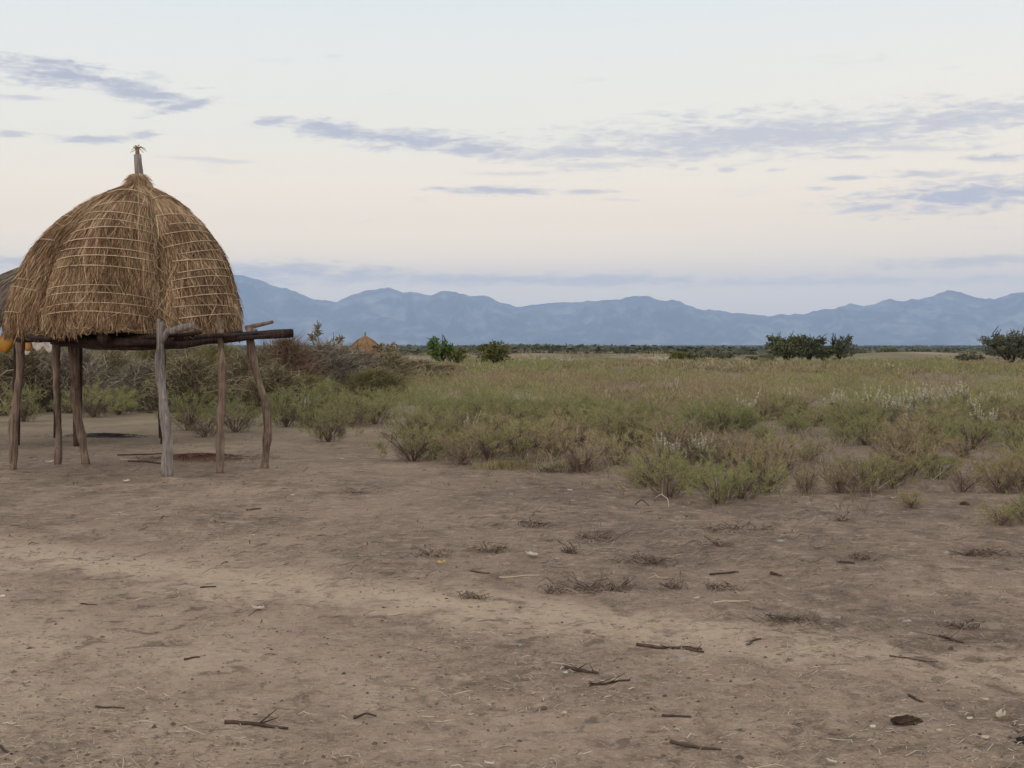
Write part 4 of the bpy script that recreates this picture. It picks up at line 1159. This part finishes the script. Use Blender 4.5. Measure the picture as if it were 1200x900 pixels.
def stick(px, py, px2, py2, rad, mat, label, seed=0, group=None, arch=0.0, twigs=0, name='stick'):
    p, q = ground(px, py), ground(px2, py2); c = (p + q) / 2
    rad *= .72
    b = MB(); P = crooked(p - c, q - c, 9, (q - p).length * .06, seed)
    for i in range(9):
        P[i, 2] = gzf(c.x + P[i, 0], c.y + P[i, 1]) - c.z + rad * .75 + arch * sin(pi * i / 8)
    b.tube(P, rad * (1.1 - .5 * np.linspace(0, 1, 9)), 7, .22, seed)
    rg = np.random.default_rng(seed)
    for k in range(twigs):
        i = rg.integers(1, 8); d = np.array([rg.normal(0, 1), rg.normal(0, .6), abs(rg.normal(0, .5))]) * .09
        b.tube([P[i], P[i] + d], [rad * .4, rad * .15], 4)
    o = b.build(name, mat, None, loc=c); tag(o, label, name.replace('_', ' '), group); return o
SG = 'sticks lying on the dirt'
stick(262, 850, 338, 857, .013, M['stick_dark'], 'thick dark stick lying on bare dirt at lower left', 1, SG, twigs=2)
stick(415, 839, 441, 838, .008, M['stick_dark'], 'short curved dark stick lying right of the long one at the bottom', 2, SG, arch=.012)
stick(455, 722, 477, 719, .009, M['twig_pale'], 'pale straw-coloured stick left of centre', 3, SG)
stick(585, 678, 634, 677, .008, M['twig_pale'], 'long pale stick lying level below the white scrap', 4, SG)
stick(552, 671, 574, 674, .009, M['stick_dark'], 'dark and pale stick right of the yellow leaf', 5, SG)
stick(838, 707, 878, 705, .008, M['twig_pale'], 'thin pale stick right of centre above the track', 6, SG)
stick(745, 757, 826, 765, .012, M['stick_dark'], 'dark stick along the lower edge of the pale track', 7, SG, twigs=3)
stick(1100, 746, 1130, 752, .011, M['stick_dark'], 'dark stick near the right edge below the track', 8, SG, twigs=3)
stick(1064, 818, 1082, 826, .009, M['stick_dark'], 'short slanting dark stick above the dung clump', 9, SG)
stick(665, 782, 700, 790, .013, M['stick_dark'], 'dark forked stick with a pale end below centre', 10, SG, twigs=4)
stick(690, 803, 740, 797, .009, M['stick_dark'], 'thin dark twig just below the forked stick', 11, SG, twigs=3)
stick(776, 842, 810, 843, .009, M['stick_dark'], 'dark stick right of centre near the bottom', 12, SG)
stick(785, 872, 845, 882, .010, M['stick_dark'], 'long slanting dark stick at the bottom right of centre', 13, SG)
stick(1042, 842, 1062, 844, .007, M['twig_pale'], 'pale stick touching the dung clump', 14, SG)
stick(235, 690, 253, 688, .008, M['stick_dark'], 'short dark stick on the left of the pale track', 15, SG)
stick(158, 704, 172, 700, .007, M['twig_pale'], 'small pale curved stick on the left track', 16, SG, arch=.01)
stick(95, 708, 113, 709, .007, M['stick_dark'], 'thin dark stick far left on the track', 17, SG)
stick(112, 829, 145, 831, .006, M['stick_dark'], 'very thin dark stick at lower left', 18, SG)
stick(216, 775, 234, 773, .007, M['stick_dark'], 'thin stick left of centre above the thick one', 19, SG)
stick(832, 673, 866, 670, .012, M['stick_dark'], 'dark thick stick among tufts right of centre', 20, SG)
stick(903, 672, 918, 674, .016, M['stick_dark'], 'short dark chunk of wood right of the tufts', 21, SG)
stick(980, 662, 1002, 662, .014, M['stick_dark'], 'flat dark chunk of wood alone right of centre', 22, SG)
stick(290, 598, 306, 596, .012, M['stick_dark'], 'dark stick before the sixth post', 23, SG)
stick(0, 880, 14, 888, .008, M['stick_dark'], 'dark twig cut by the lower left corner', 24, SG)
stick(795, 760, 822, 762, .011, M['stick_dark'], 'knotty dark stick at the end of the track-side stick', 25, SG)
stick(610, 613, 640, 616, .012, M['stick_dark'], 'dark twig on the dirt below the belt', 26, SG, twigs=5)
stick(875, 755, 890, 748, .008, M['stick_dark'], 'dark twig with fork on the track right of centre', 27, SG, twigs=3)
stick(1043, 770, 1100, 776, .006, M['stick_dark'], 'faint thin twig on the right part of the track', 28, SG)

def twig_tuft(px, py, wpx, hpx, label, seed, mat='twig', dens=60):
    p = ground(px, py); s = p.y / FPX; w, h = wpx * s, hpx * s
    rg = np.random.default_rng(seed); b = MB(); n = max(60, int(dens * .8))
    p0 = np.stack([rg.normal(0, w * .24, n), rg.normal(0, w * .2, n), np.full(n, .003)], -1)
    d = unit(np.stack([rg.normal(0, 1.0, n), rg.normal(0, .7, n), np.where(rg.uniform(0, 1, n) < .12, .8, .14) * rg.uniform(0, 1, n)], -1)); ln = rg.uniform(.3, 1.0, n)[:, None] * np.minimum(w * .45, h * 2.4)
    tip = p0 + d * ln; tip[:, 2] = np.clip(tip[:, 2], .004, h)
    P = np.stack([p0, p0 * .5 + tip * .5 + rg.normal(0, .012, (n, 3)) + (0, 0, .02), tip], 1)
    P[:, :, 2] += gz(p.x + P[:, :, 0], p.y + P[:, :, 1]) - p.z
    b.ribbons(P, np.array([1, .8, .4])[None] * rg.uniform(.003, .008, (n, 1)), unit(np.cross(d, rg.normal(0, 1, (n, 3)))))
    for k in range(7):
        a = pi * k / 3.5 if k < 4 else rg.uniform(0, pi); e = np.array([cos(a) * w * .4, sin(a) * w * .2, h * rg.uniform(.3, 1)])
        b.tube([(0, 0, .0), e * .35 + rg.normal(0, .02, 3), e * .7 + rg.normal(0, .03, 3), e * rg.uniform(.8, 1.3)], [.006, .005, .004, .002], 5)
    tag(b.build('twig_tuft', M[mat], None, loc=p), label, 'twig tuft', 'dry twig tufts on the dirt')
TT = [(573, 648, 50, 16, 'dark upright stub tuft with long flat twigs left of centre', 110), (700, 632, 60, 20, 'spiky dark tuft with twigs splayed above centre', 110),
      (625, 619, 44, 9, 'flat dark twig mat below the front shrubs', 90), (690, 690, 70, 22, 'largest dry tuft with an upright branch at centre', 130),
      (650, 694, 40, 10, 'looping dry twig left of the largest tuft', 60), (725, 691, 40, 14, 'dark tuft right of the largest one', 80), (762, 662, 80, 12, 'wide brownish twig mat right of centre', 150),
      (555, 700, 40, 7, 'black crumbly twig bits beside the track', 80), (668, 650, 22, 9, 'small leaning twig wedge above centre', 30), (785, 688, 34, 12, 'dry twigs with a pale hooked end right of the largest tuft', 50),
      (845, 690, 50, 8, 'flat twig scatter right of centre', 60), (925, 728, 70, 9, 'brown flattened twig mat above the right track', 160), (1155, 650, 64, 12, 'reddish dark twig mat near the right edge', 140),
      (1130, 735, 50, 10, 'sparse brown grass tuft near the right track', 60), (860, 622, 110, 8, 'long low strip of dark twigs below the green clump', 150), (505, 655, 44, 10, 'thin twigs left of the stub tuft', 40),
      (985, 610, 30, 14, 'wispy leaning tuft right of the long twig strip', 40), (415, 578, 50, 7, 'dark flat twigs left below the belt', 70), (845, 640, 40, 9, 'brown wisps between the twig strip and mats', 60),
      (648, 553, 60, 9, 'dark dead twigs in front of the yellowed grass', 100), (545, 546, 20, 6, 'black scrap of twigs at the foot of the front row', 40), (1010, 655, 40, 5, 'faint twigs right of centre', 30)]
for i, (px, py, w, h, lab, dn) in enumerate(TT): twig_tuft(px, py, w, h, lab, 40 + i, 'twig' if i not in (6, 11, 13, 18) else 'clod', dn)

def lump(px, py, wpx, mat, label, cat, name, seed, flat=.5, group=None, rough=.3):
    p = ground(px, py); w = wpx * p.y / FPX * .5
    rg = np.random.default_rng(seed); V, F = [], []; nu, nv = 12, 7
    for j in range(nv + 1):
        th = pi * .5 * j / nv
        for i in range(nu):
            a = 2 * pi * i / nu; rr = w * cos(th) * (1 + rough * rg.uniform(-1, 1)) * (1 + .2 * sin(2 * a + seed))
            V.append((rr * cos(a), rr * .7 * sin(a), w * flat * sin(th) * (1 + rough * .6 * rg.uniform(-1, 1)) - .004))
    for j in range(nv):
        for i in range(nu): F.append([j * nu + i, j * nu + (i + 1) % nu, (j + 1) * nu + (i + 1) % nu, (j + 1) * nu + i])
    F.append([nv * nu + i for i in range(nu)])
    b = MB(); b.add(V, F); tag(b.build(name, mat, None, True, loc=p), label, cat, group)
lump(1062, 850, 32, M['dung'], 'dark brown dung clump at lower right', 'dung', 'dung_clump', 1, .5, None, .55)
lump(1200, 872, 18, M['black'], 'black lump cut by the lower right edge', 'lump', 'charred_lump', 2, .9)
lump(913, 636, 12, M['stone'], 'pale stone before the long twig strip', 'stone', 'stone', 3, .5, 'pale stones on the dirt')
lump(1108, 648, 10, M['stone'], 'pale stone left of the reddish twig mat', 'stone', 'stone', 4, .6, 'pale stones on the dirt')
lump(1063, 728, 14, M['stone'], 'flat grey stone with dark underside right of the track', 'stone', 'stone', 5, .35, 'pale stones on the dirt')
lump(982, 724, 9, M['stone'], 'small tan stone above the right track', 'stone', 'stone', 6, .8, 'pale stones on the dirt')
lump(914, 703, 7, M['stone'], 'pale round stone right of the long thin stick', 'stone', 'stone', 7, .9, 'pale stones on the dirt')
lump(800, 771, 11, M['stone'], 'tan broken stone near the track-side stick', 'stone', 'stone', 8, .5, 'pale stones on the dirt')
lump(608, 753, 9, M['stone'], 'pale pebble below the track at centre', 'stone', 'stone', 9, .5, 'pale stones on the dirt')
lump(1137, 651, 14, M['dung'], 'dark lump on the reddish twig mat', 'dung', 'dung_clump', 10, .6)
lump(1130, 590, 14, M['dung'], 'dark clod behind the nearest right bush', 'dung', 'dung_clump', 11, .6)
for i, (px, py) in enumerate(((380, 746), (384, 747), (383, 752), (210, 811), (449, 712), (466, 711), (531, 735), (475, 730), (448, 726), (520, 698), (523, 702), (318, 761), (388, 882))):
    lump(px, py, 4.2, M['black'], 'tiny black dropping scattered on the left half of the dirt' if i not in (0, 1, 2, 3, 12) else ('tiny black dropping in the trio left of centre' if i < 3 else ('single black dropping at lower left' if i == 3 else 'dark dropping near the bottom left of centre')), 'dropping', 'dropping', 60 + i, .8, 'black droppings on the dirt', .1)

def scrap(px, py, wpx, mat, label, cat, name, seed, group=None, curl=.6):
    p = ground(px, py); w = .75 * wpx * p.y / FPX; rg = np.random.default_rng(seed)
    n = 7; V = []
    for j in range(4):
        for i in range(n):
            u = i / (n - 1) - .5; v = j / 3 - .5
            prof = sin(pi * (i + .35) / (n - .3)) ** .6
            V.append((u * w + rg.normal(0, w * .03), v * w * .55 * prof + rg.normal(0, w * .02), .012 + curl * w * (v * v * 1.0 + u * u * .6) + rg.normal(0, w * .05) * .5))
    F = [[j * n + i, j * n + i + 1, (j + 1) * n + i + 1, (j + 1) * n + i] for j in range(3) for i in range(n - 1)]
    b = MB(); b.add(V, F); o = b.build(name, mat, None, True, loc=p); o.rotation_euler = (rg.uniform(-.3, .5), 0, rg.uniform(-1, 1))
    s = o.modifiers.new('s', 'SOLIDIFY'); s.thickness = .004
    tag(o, label, cat, group)
LG = 'pale dry leaves and scraps on the dirt'
scrap(518, 665, 13, M['yellow_leaf'], 'curled yellow leaf standing out left of centre', 'leaf', 'dry_leaf', 1, LG, 1.2)
scrap(623, 655, 24, M['white_scrap'], 'white crumpled scrap beside the stub tuft', 'scrap', 'scrap', 2, LG)
scrap(58, 543, 12, M['white_scrap'], 'white scrap at the foot of the second post', 'scrap', 'scrap', 3, LG, .9)
scrap(301, 716, 20, M['white_scrap'], 'white forked leaf left of centre on the track', 'leaf', 'dry_leaf', 4, LG)
scrap(1172, 845, 22, M['twig_pale'], 'pale curled leaf cluster near the lower right corner', 'leaf', 'dry_leaf', 5, LG, 1.2)
scrap(1154, 870, 12, M['twig_pale'], 'pale leaf below the curled cluster at lower right', 'leaf', 'dry_leaf', 6, LG)
scrap(1155, 822, 10, M['twig_pale'], 'small pale leaf above the curled cluster at lower right', 'leaf', 'dry_leaf', 7, LG)
scrap(1022, 857, 8, M['white_scrap'], 'tiny white scrap left of the dung clump', 'scrap', 'scrap', 8, LG)
scrap(1136, 847, 8, M['white_scrap'], 'thin white scrap between dung clump and leaf cluster', 'scrap', 'scrap', 9, LG)
scrap(988, 790, 8, M['white_scrap'], 'small white scrap below the right track', 'scrap', 'scrap', 10, LG)
scrap(1047, 584, 9, M['white_scrap'], 'white scrap left of the small lone bush', 'scrap', 'scrap', 11, LG)
scrap(817, 704, 10, M['white_scrap'], 'white scrap on the left end of the long thin stick', 'scrap', 'scrap', 12, LG)
scrap(662, 790, 7, M['white_scrap'], 'white chip on the forked stick below centre', 'scrap', 'scrap', 13, LG)
scrap(720, 799, 12, M['twig_pale'], 'tan chip below the forked stick', 'scrap', 'scrap', 14, LG)
scrap(660, 837, 10, M['twig_pale'], 'pale curled leaf low at centre', 'leaf', 'dry_leaf', 15, LG)
scrap(1100, 862, 9, M['twig_pale'], 'pale scrap right of the dung clump near the bottom', 'scrap', 'scrap', 16, LG)
scrap(573, 897, 16, M['white_scrap'], 'white scrap cut by the bottom edge at centre', 'scrap', 'scrap', 17, LG)
scrap(974, 897, 16, M['white_scrap'], 'white scrap cut by the bottom edge right of centre', 'scrap', 'scrap', 18, LG)
scrap(343, 582, 6, M['white_scrap'], 'white speck of scrap right of the sixth post', 'scrap', 'scrap', 19, LG)
scrap(401, 540, 6, M['white_scrap'], 'white speck of scrap below the lone olive shrub', 'scrap', 'scrap', 20, LG)
scrap(148, 565, 10, M['white_scrap'], 'white chip on the dirt between the third post and the grey post', 'scrap', 'scrap', 21, LG)
scrap(3, 699, 9, M['white_scrap'], 'white chip at the left edge on the track', 'scrap', 'scrap', 22, LG)
scrap(297, 628, 6, M['white_scrap'], 'white chip before the granary right posts', 'scrap', 'scrap', 23, LG)
scrap(668, 575, 9, M['white_scrap'], 'white chip left below the wide brown shrub', 'scrap', 'scrap', 24, LG)
stick(768, 586, 783, 594, .008, M['twig_pale'], 'curved pale twig arching over the dirt below the upright shrub', 91, SG, arch=.10)
stick(745, 590, 760, 592, .009, M['stick_dark'], 'small dark arched twig left of the curved pale one', 92, SG, arch=.05)

def heap(px, py, w, d, h, mat, label, name, cat, seed, n=1800):
    p = ground(px, py); rg = np.random.default_rng(seed); b = MB()
    nu, nv = 30, 7; V = []; F = []
    for j in range(nv + 1):
        s = 1 - j / nv
        for i in range(nu):
            a = 2 * pi * i / nu; k = 1 + .12 * sin(3 * a + seed) + .06 * sin(7 * a)
            x, y = w * .36 * s * k * cos(a), d * .36 * s * k * sin(a)
            V.append((x, y, gzf(p.x + x, p.y + y) - p.z + h * (1 - s * s) - .006))
    for j in range(nv):
        for i in range(nu): F.append([j * nu + i, j * nu + (i + 1) % nu, (j + 1) * nu + (i + 1) % nu, (j + 1) * nu + i])
    b.add(V, F)
    a = rg.uniform(0, 6.28, n); q = np.abs(rg.normal(0, .55, n)).clip(0, 1.5); x, y = w * .5 * q * np.cos(a), d * .5 * q * np.sin(a)
    z = gz(p.x + x, p.y + y) - p.z + np.maximum(h * (1 - q * q), 0) + .008
    c = np.stack([x, y, z], -1); aa = rg.normal(0, .8, n); dd = np.stack([np.cos(aa), np.sin(aa), rg.normal(0, .15, n)], -1); l = rg.uniform(.03, .12, n)[:, None]
    b.ribbons(np.stack([c - dd * l * .5, c + (0, 0, .008), c + dd * l * .5], 1), np.array([.6, 1, .4])[None] * rg.uniform(.006, .014, (n, 1)), unit(np.stack([-dd[:, 1], dd[:, 0], rg.normal(0, .4, n)], -1)))
    tag(b.build(name, mat, None, loc=p), label, cat)
heap(236, 538, 1.45, 1.0, .055, M['red_chaff'], 'reddish brown heap of chaff on the ground between the grey and sixth posts', 'chaff_heap', 'chaff heap', 5)
heap(125, 512, 1.6, .42, .05, M['ash'], 'dark ash strip on the ground behind the third post', 'ash_heap', 'ash heap', 6, 900)
stick(140, 534, 190, 532, .018, M['stick_dark'], 'dark branch lying at the upper left edge of the chaff heap', 93, SG)
stick(152, 541, 200, 544, .020, M['stick_dark'], 'forked branch lying at the lower left edge of the chaff heap', 94, SG, twigs=4)
stick(138, 538, 165, 541, .012, M['twig_pale'], 'pale thin branch left of the chaff heap', 95, SG)

# ------------------------------------------------------------------ haze
def haze():
    b = MB()
    x0, x1, y0, y1, z0, z1 = -29500, 29500, -28500, 29500, -22, 1330
    V = [(x, y, z) for x in (x0, x1) for y in (y0, y1) for z in (z0, z1)]
    F = [[0, 1, 3, 2], [4, 6, 7, 5], [0, 4, 5, 1], [2, 3, 7, 6], [0, 2, 6, 4], [1, 5, 7, 3]]
    b.add(V, F)
    m = bpy.data.materials.new('haze_air'); m.use_nodes = True; nt = m.node_tree
    nt.nodes.remove(nt.nodes['Principled BSDF'])
    pv = nt.nodes.new('ShaderNodeVolumePrincipled')
    pv.inputs['Color'].default_value = HAZE_COL
    pv.inputs['Density'].default_value = HAZE_DENS
    pv.inputs['Anisotropy'].default_value = 0.0
    nt.links.new(pv.outputs[0], nt.nodes['Material Output'].inputs['Volume'])
    o = b.build('haze', m); tag(o, 'thin blue evening haze over the plain and mountains', 'haze', kind='stuff')
HAZE_COL = (.53, .695, 1.0, 1)
HAZE_DENS = 6.5e-5
haze()

# ------------------------------------------------------------------ sky and light
SUN_EL, SUN_AZ = 12.0, 205.0          # degrees: low, behind the camera (azimuth clockwise from +Y)
def world():
    w = bpy.data.worlds.new('World'); sc.world = w; w.use_nodes = True
    t = NT(w.node_tree); nt = w.node_tree
    bg = nt.nodes['Background']; out = nt.nodes['World Output']
    sky = t.n('ShaderNodeTexSky', sky_type='NISHITA'); sky.sun_disc = False
    sky.sun_elevation = R(SUN_EL); sky.sun_rotation = R(SUN_AZ); sky.dust_density = 3.0
    t.l(sky.outputs[0], bg.inputs[0]); bg.inputs[1].default_value = .08
    tc = t.n('ShaderNodeTexCoord'); sep = t.n('ShaderNodeSeparateXYZ'); t.l(tc.outputs['Generated'], sep.inputs[0])
    X, Y, Z = sep.outputs
    el = t.math('ARCSINE', Z)                                     # radians
    az = t.math('ARCTAN2', X, Y)
    eld = t.math('MULTIPLY', el, 180 / pi)
    f = t.math('DIVIDE', eld, 90.0, clamp=True)
    veil = t.ramp(f, [(0.0, SKY[0]), (2.2 / 90, SKY[1]), (3.4 / 90, SKY[2]), (5.0 / 90, SKY[3]), (8.0 / 90, SKY[4]), (13.5 / 90, SKY[5]), (35 / 90, SKY[6]), (1.0, SKY[7])])
    # warmer towards the right
    warm = t.math('MULTIPLY', t.smooth(az, -.1, .6), t.math('MULTIPLY', t.smooth(eld, 1.5, 4.0), t.smooth(eld, 16.0, 6.0)))
    veil = t.mix(t.math('MULTIPLY', warm, .42), veil, (1.12, .92, .66, 1))
    # ---- clouds: long streaks, placed by direction
    comb = t.n('ShaderNodeCombineXYZ'); t.l(t.math('MULTIPLY', az, 100.0), comb.inputs[0]); t.l(t.math('MULTIPLY', el, 100.0), comb.inputs[1])
    uv = comb.outputs[0]
    n_str = t.noise(t.mapping(uv, (.10, .62, 1), (0, 0, R(-7))), 1.3, 4, .62, .7)
    n_fin = t.noise(t.mapping(uv, (.55, 2.3, 1), (0, 0, R(22))), 1.2, 4, .6, .5)
    nn = t.math('ADD', t.math('MULTIPLY', n_str, .45), t.math('MULTIPLY', n_fin, .55))
    nn = t.math('SUBTRACT', nn, .5)
    wob = t.math('MULTIPLY', t.math('SUBTRACT', t.noise(t.mapping(uv, (.12, .3, 1)), 1.0, 2), .5), .55)
    cw = t.n('ShaderNodeCombineXYZ'); t.l(t.math('MULTIPLY', az, 100.0), cw.inputs[0]); t.l(t.math('MULTIPLY_ADD', el, 100.0, wob), cw.inputs[1])
    lo = t.math('MULTIPLY_ADD', nn, 4.2, 1.2); hi = t.math('SUBTRACT', lo, 1.15)
    total = None
    for px, py, hl, hh, slope, amt in CLOUDS:
        m = t.n('ShaderNodeMapping', vector_type='TEXTURE'); t.l(cw.outputs[0], m.inputs[0])
        m.inputs[1].default_value = (math.atan((px - 600) / FPX) * 100, math.atan((HOR - py) / FPX) * 100, 0)
        m.inputs[2].default_value = (0, 0, math.atan(slope))
        m.inputs[3].default_value = (hl / FPX * 100, hh / FPX * 100, 1)
        ln = t.n('ShaderNodeVectorMath', operation='LENGTH'); t.l(m.outputs[0], ln.inputs[0])
        d = t.smooth(ln.outputs['Value'], lo, hi, 0.0, min(1.0, amt * 1.18))
        total = d if total is None else t.math('MAXIMUM', total, d)
    # faint broken streaks everywhere else
    everywhere = t.math('MULTIPLY', t.smooth(n_str, .60, .80, 0, .30), t.smooth(eld, 2.0, 4.0))
    total = t.math('MAXIMUM', total, everywhere)
    cc = t.ramp(f, [(0, CLC[0]), (3 / 90, CLC[1]), (9 / 90, CLC[2]), (20 / 90, CLC[2])])
    veil = t.mix(total, veil, cc)
    w.cycles.sampling_method = 'MANUAL'; w.cycles.sample_map_resolution = 256
    back = t.math('MULTIPLY', t.smooth(Y, .1, -.9), t.smooth(eld, 55.0, 10.0))      # the side where the sun has just gone down is brighter
    veil = t.mix(t.math('MULTIPLY', back, .55), veil, (1.9, 1.75, 1.6, 1))
    bg2 = t.n('ShaderNodeBackground'); t.l(veil, bg2.inputs[0]); bg2.inputs[1].default_value = 1.0
    mx = t.n('ShaderNodeMixShader'); mx.inputs[0].default_value = .88
    t.l(bg.outputs[0], mx.inputs[1]); t.l(bg2.outputs[0], mx.inputs[2]); t.l(mx.outputs[0], out.inputs[0])
# zenith-ward colours of the thin evening overcast (linear)
SKY = [(1.26, 1.05, .78, 1), (1.70, 1.35, .90, 1), (1.68, 1.30, .78, 1), (1.31, 1.04, .69, 1), (.98, .895, .72, 1), (.755, .78, .76, 1), (.76, .77, .76, 1), (.70, .72, .75, 1)]
CLC = [(.72, .69, .74, 1), (.62, .58, .62, 1), (.455, .44, .505, 1)]
CLOUDS = [ # px, py, half length px, half height px, slope (up to the right), strength
    (70, 103, 120, 15, -.05, .85), (150, 117, 80, 12, -.16, .8), (215, 134, 40, 6, .25, .75), (320, 147, 36, 6, .10, .7), (20, 131, 50, 4, 0, .5),
    (400, 158, 80, 12, -.10, .8), (475, 166, 95, 12, -.04, .8), (560, 176, 80, 12, -.06, .75), (680, 180, 130, 13, .03, .6),
    (900, 164, 310, 30, .05, .62), (1120, 150, 190, 18, .03, .62), (1050, 182, 120, 6, .0, .45), (960, 226, 30, 4, 0, .5), (1150, 218, 60, 4, .03, .5), (1090, 255, 50, 5, .0, .5), (720, 236, 40, 3, 0, .4), (700, 196, 90, 6, 0, .45), (790, 182, 150, 8, 0, .6),
    (590, 224, 90, 6, -.02, .75), (680, 226, 40, 4, 0, .6), (600, 204, 60, 3, 0, .35),
    (1130, 238, 135, 22, .05, .85), (1040, 246, 60, 7, .1, .7), (1000, 215, 40, 5, .02, .7), (1080, 212, 60, 5, 0, .6), (1170, 197, 50, 5, 0, .75), (1000, 192, 40, 3, 0, .5),
    (850, 202, 14, 3, 0, .5), (905, 205, 14, 3, 0, .5), (810, 200, 12, 3, 0, .4),
    (115, 175, 50, 6, .04, .7), (172, 167, 22, 5, .1, .6), (12, 173, 22, 4, 0, .6), (240, 192, 55, 4, -.05, .35),
    (1130, 311, 110, 8, .05, .45), (600, 328, 420, 9, 0, .45), (330, 318, 150, 14, -.03, .6), (960, 332, 260, 6, .0, .3), (20, 312, 60, 8, 0, .5)]
world()

sun = bpy.data.lights.new('sun', 'SUN'); sun.energy = .8; sun.angle = R(25); sun.color = (1, .90, .78)
so = bpy.data.objects.new('sun', sun); col.objects.link(so)
az, el = R(SUN_AZ), R(SUN_EL)
dirv = Vector((sin(az) * cos(el), cos(az) * cos(el), sin(el)))
so.rotation_euler = dirv.to_track_quat('Z', 'Y').to_euler()

cam = bpy.data.cameras.new('camera'); co = bpy.data.objects.new('camera', cam); col.objects.link(co)
cam.sensor_width = 36; cam.lens = FPX / 1200 * 36; cam.clip_start = .1; cam.clip_end = 200000
co.location = (0, 0, CAMH); co.rotation_euler = (pi / 2 - PITCH, 0, 0)
sc.camera = co
vs = sc.view_settings; vs.view_transform = 'Standard'; vs.look = 'None'; vs.exposure = .43; vs.gamma = 1; vs.use_curve_mapping = False
sc.cycles.max_bounces = 5; sc.cycles.diffuse_bounces = 2; sc.cycles.glossy_bounces = 1; sc.cycles.transmission_bounces = 2; sc.cycles.volume_bounces = 2; sc.cycles.transparent_max_bounces = 4
sc.cycles.use_denoising = True
print('objects', len(sc.objects))
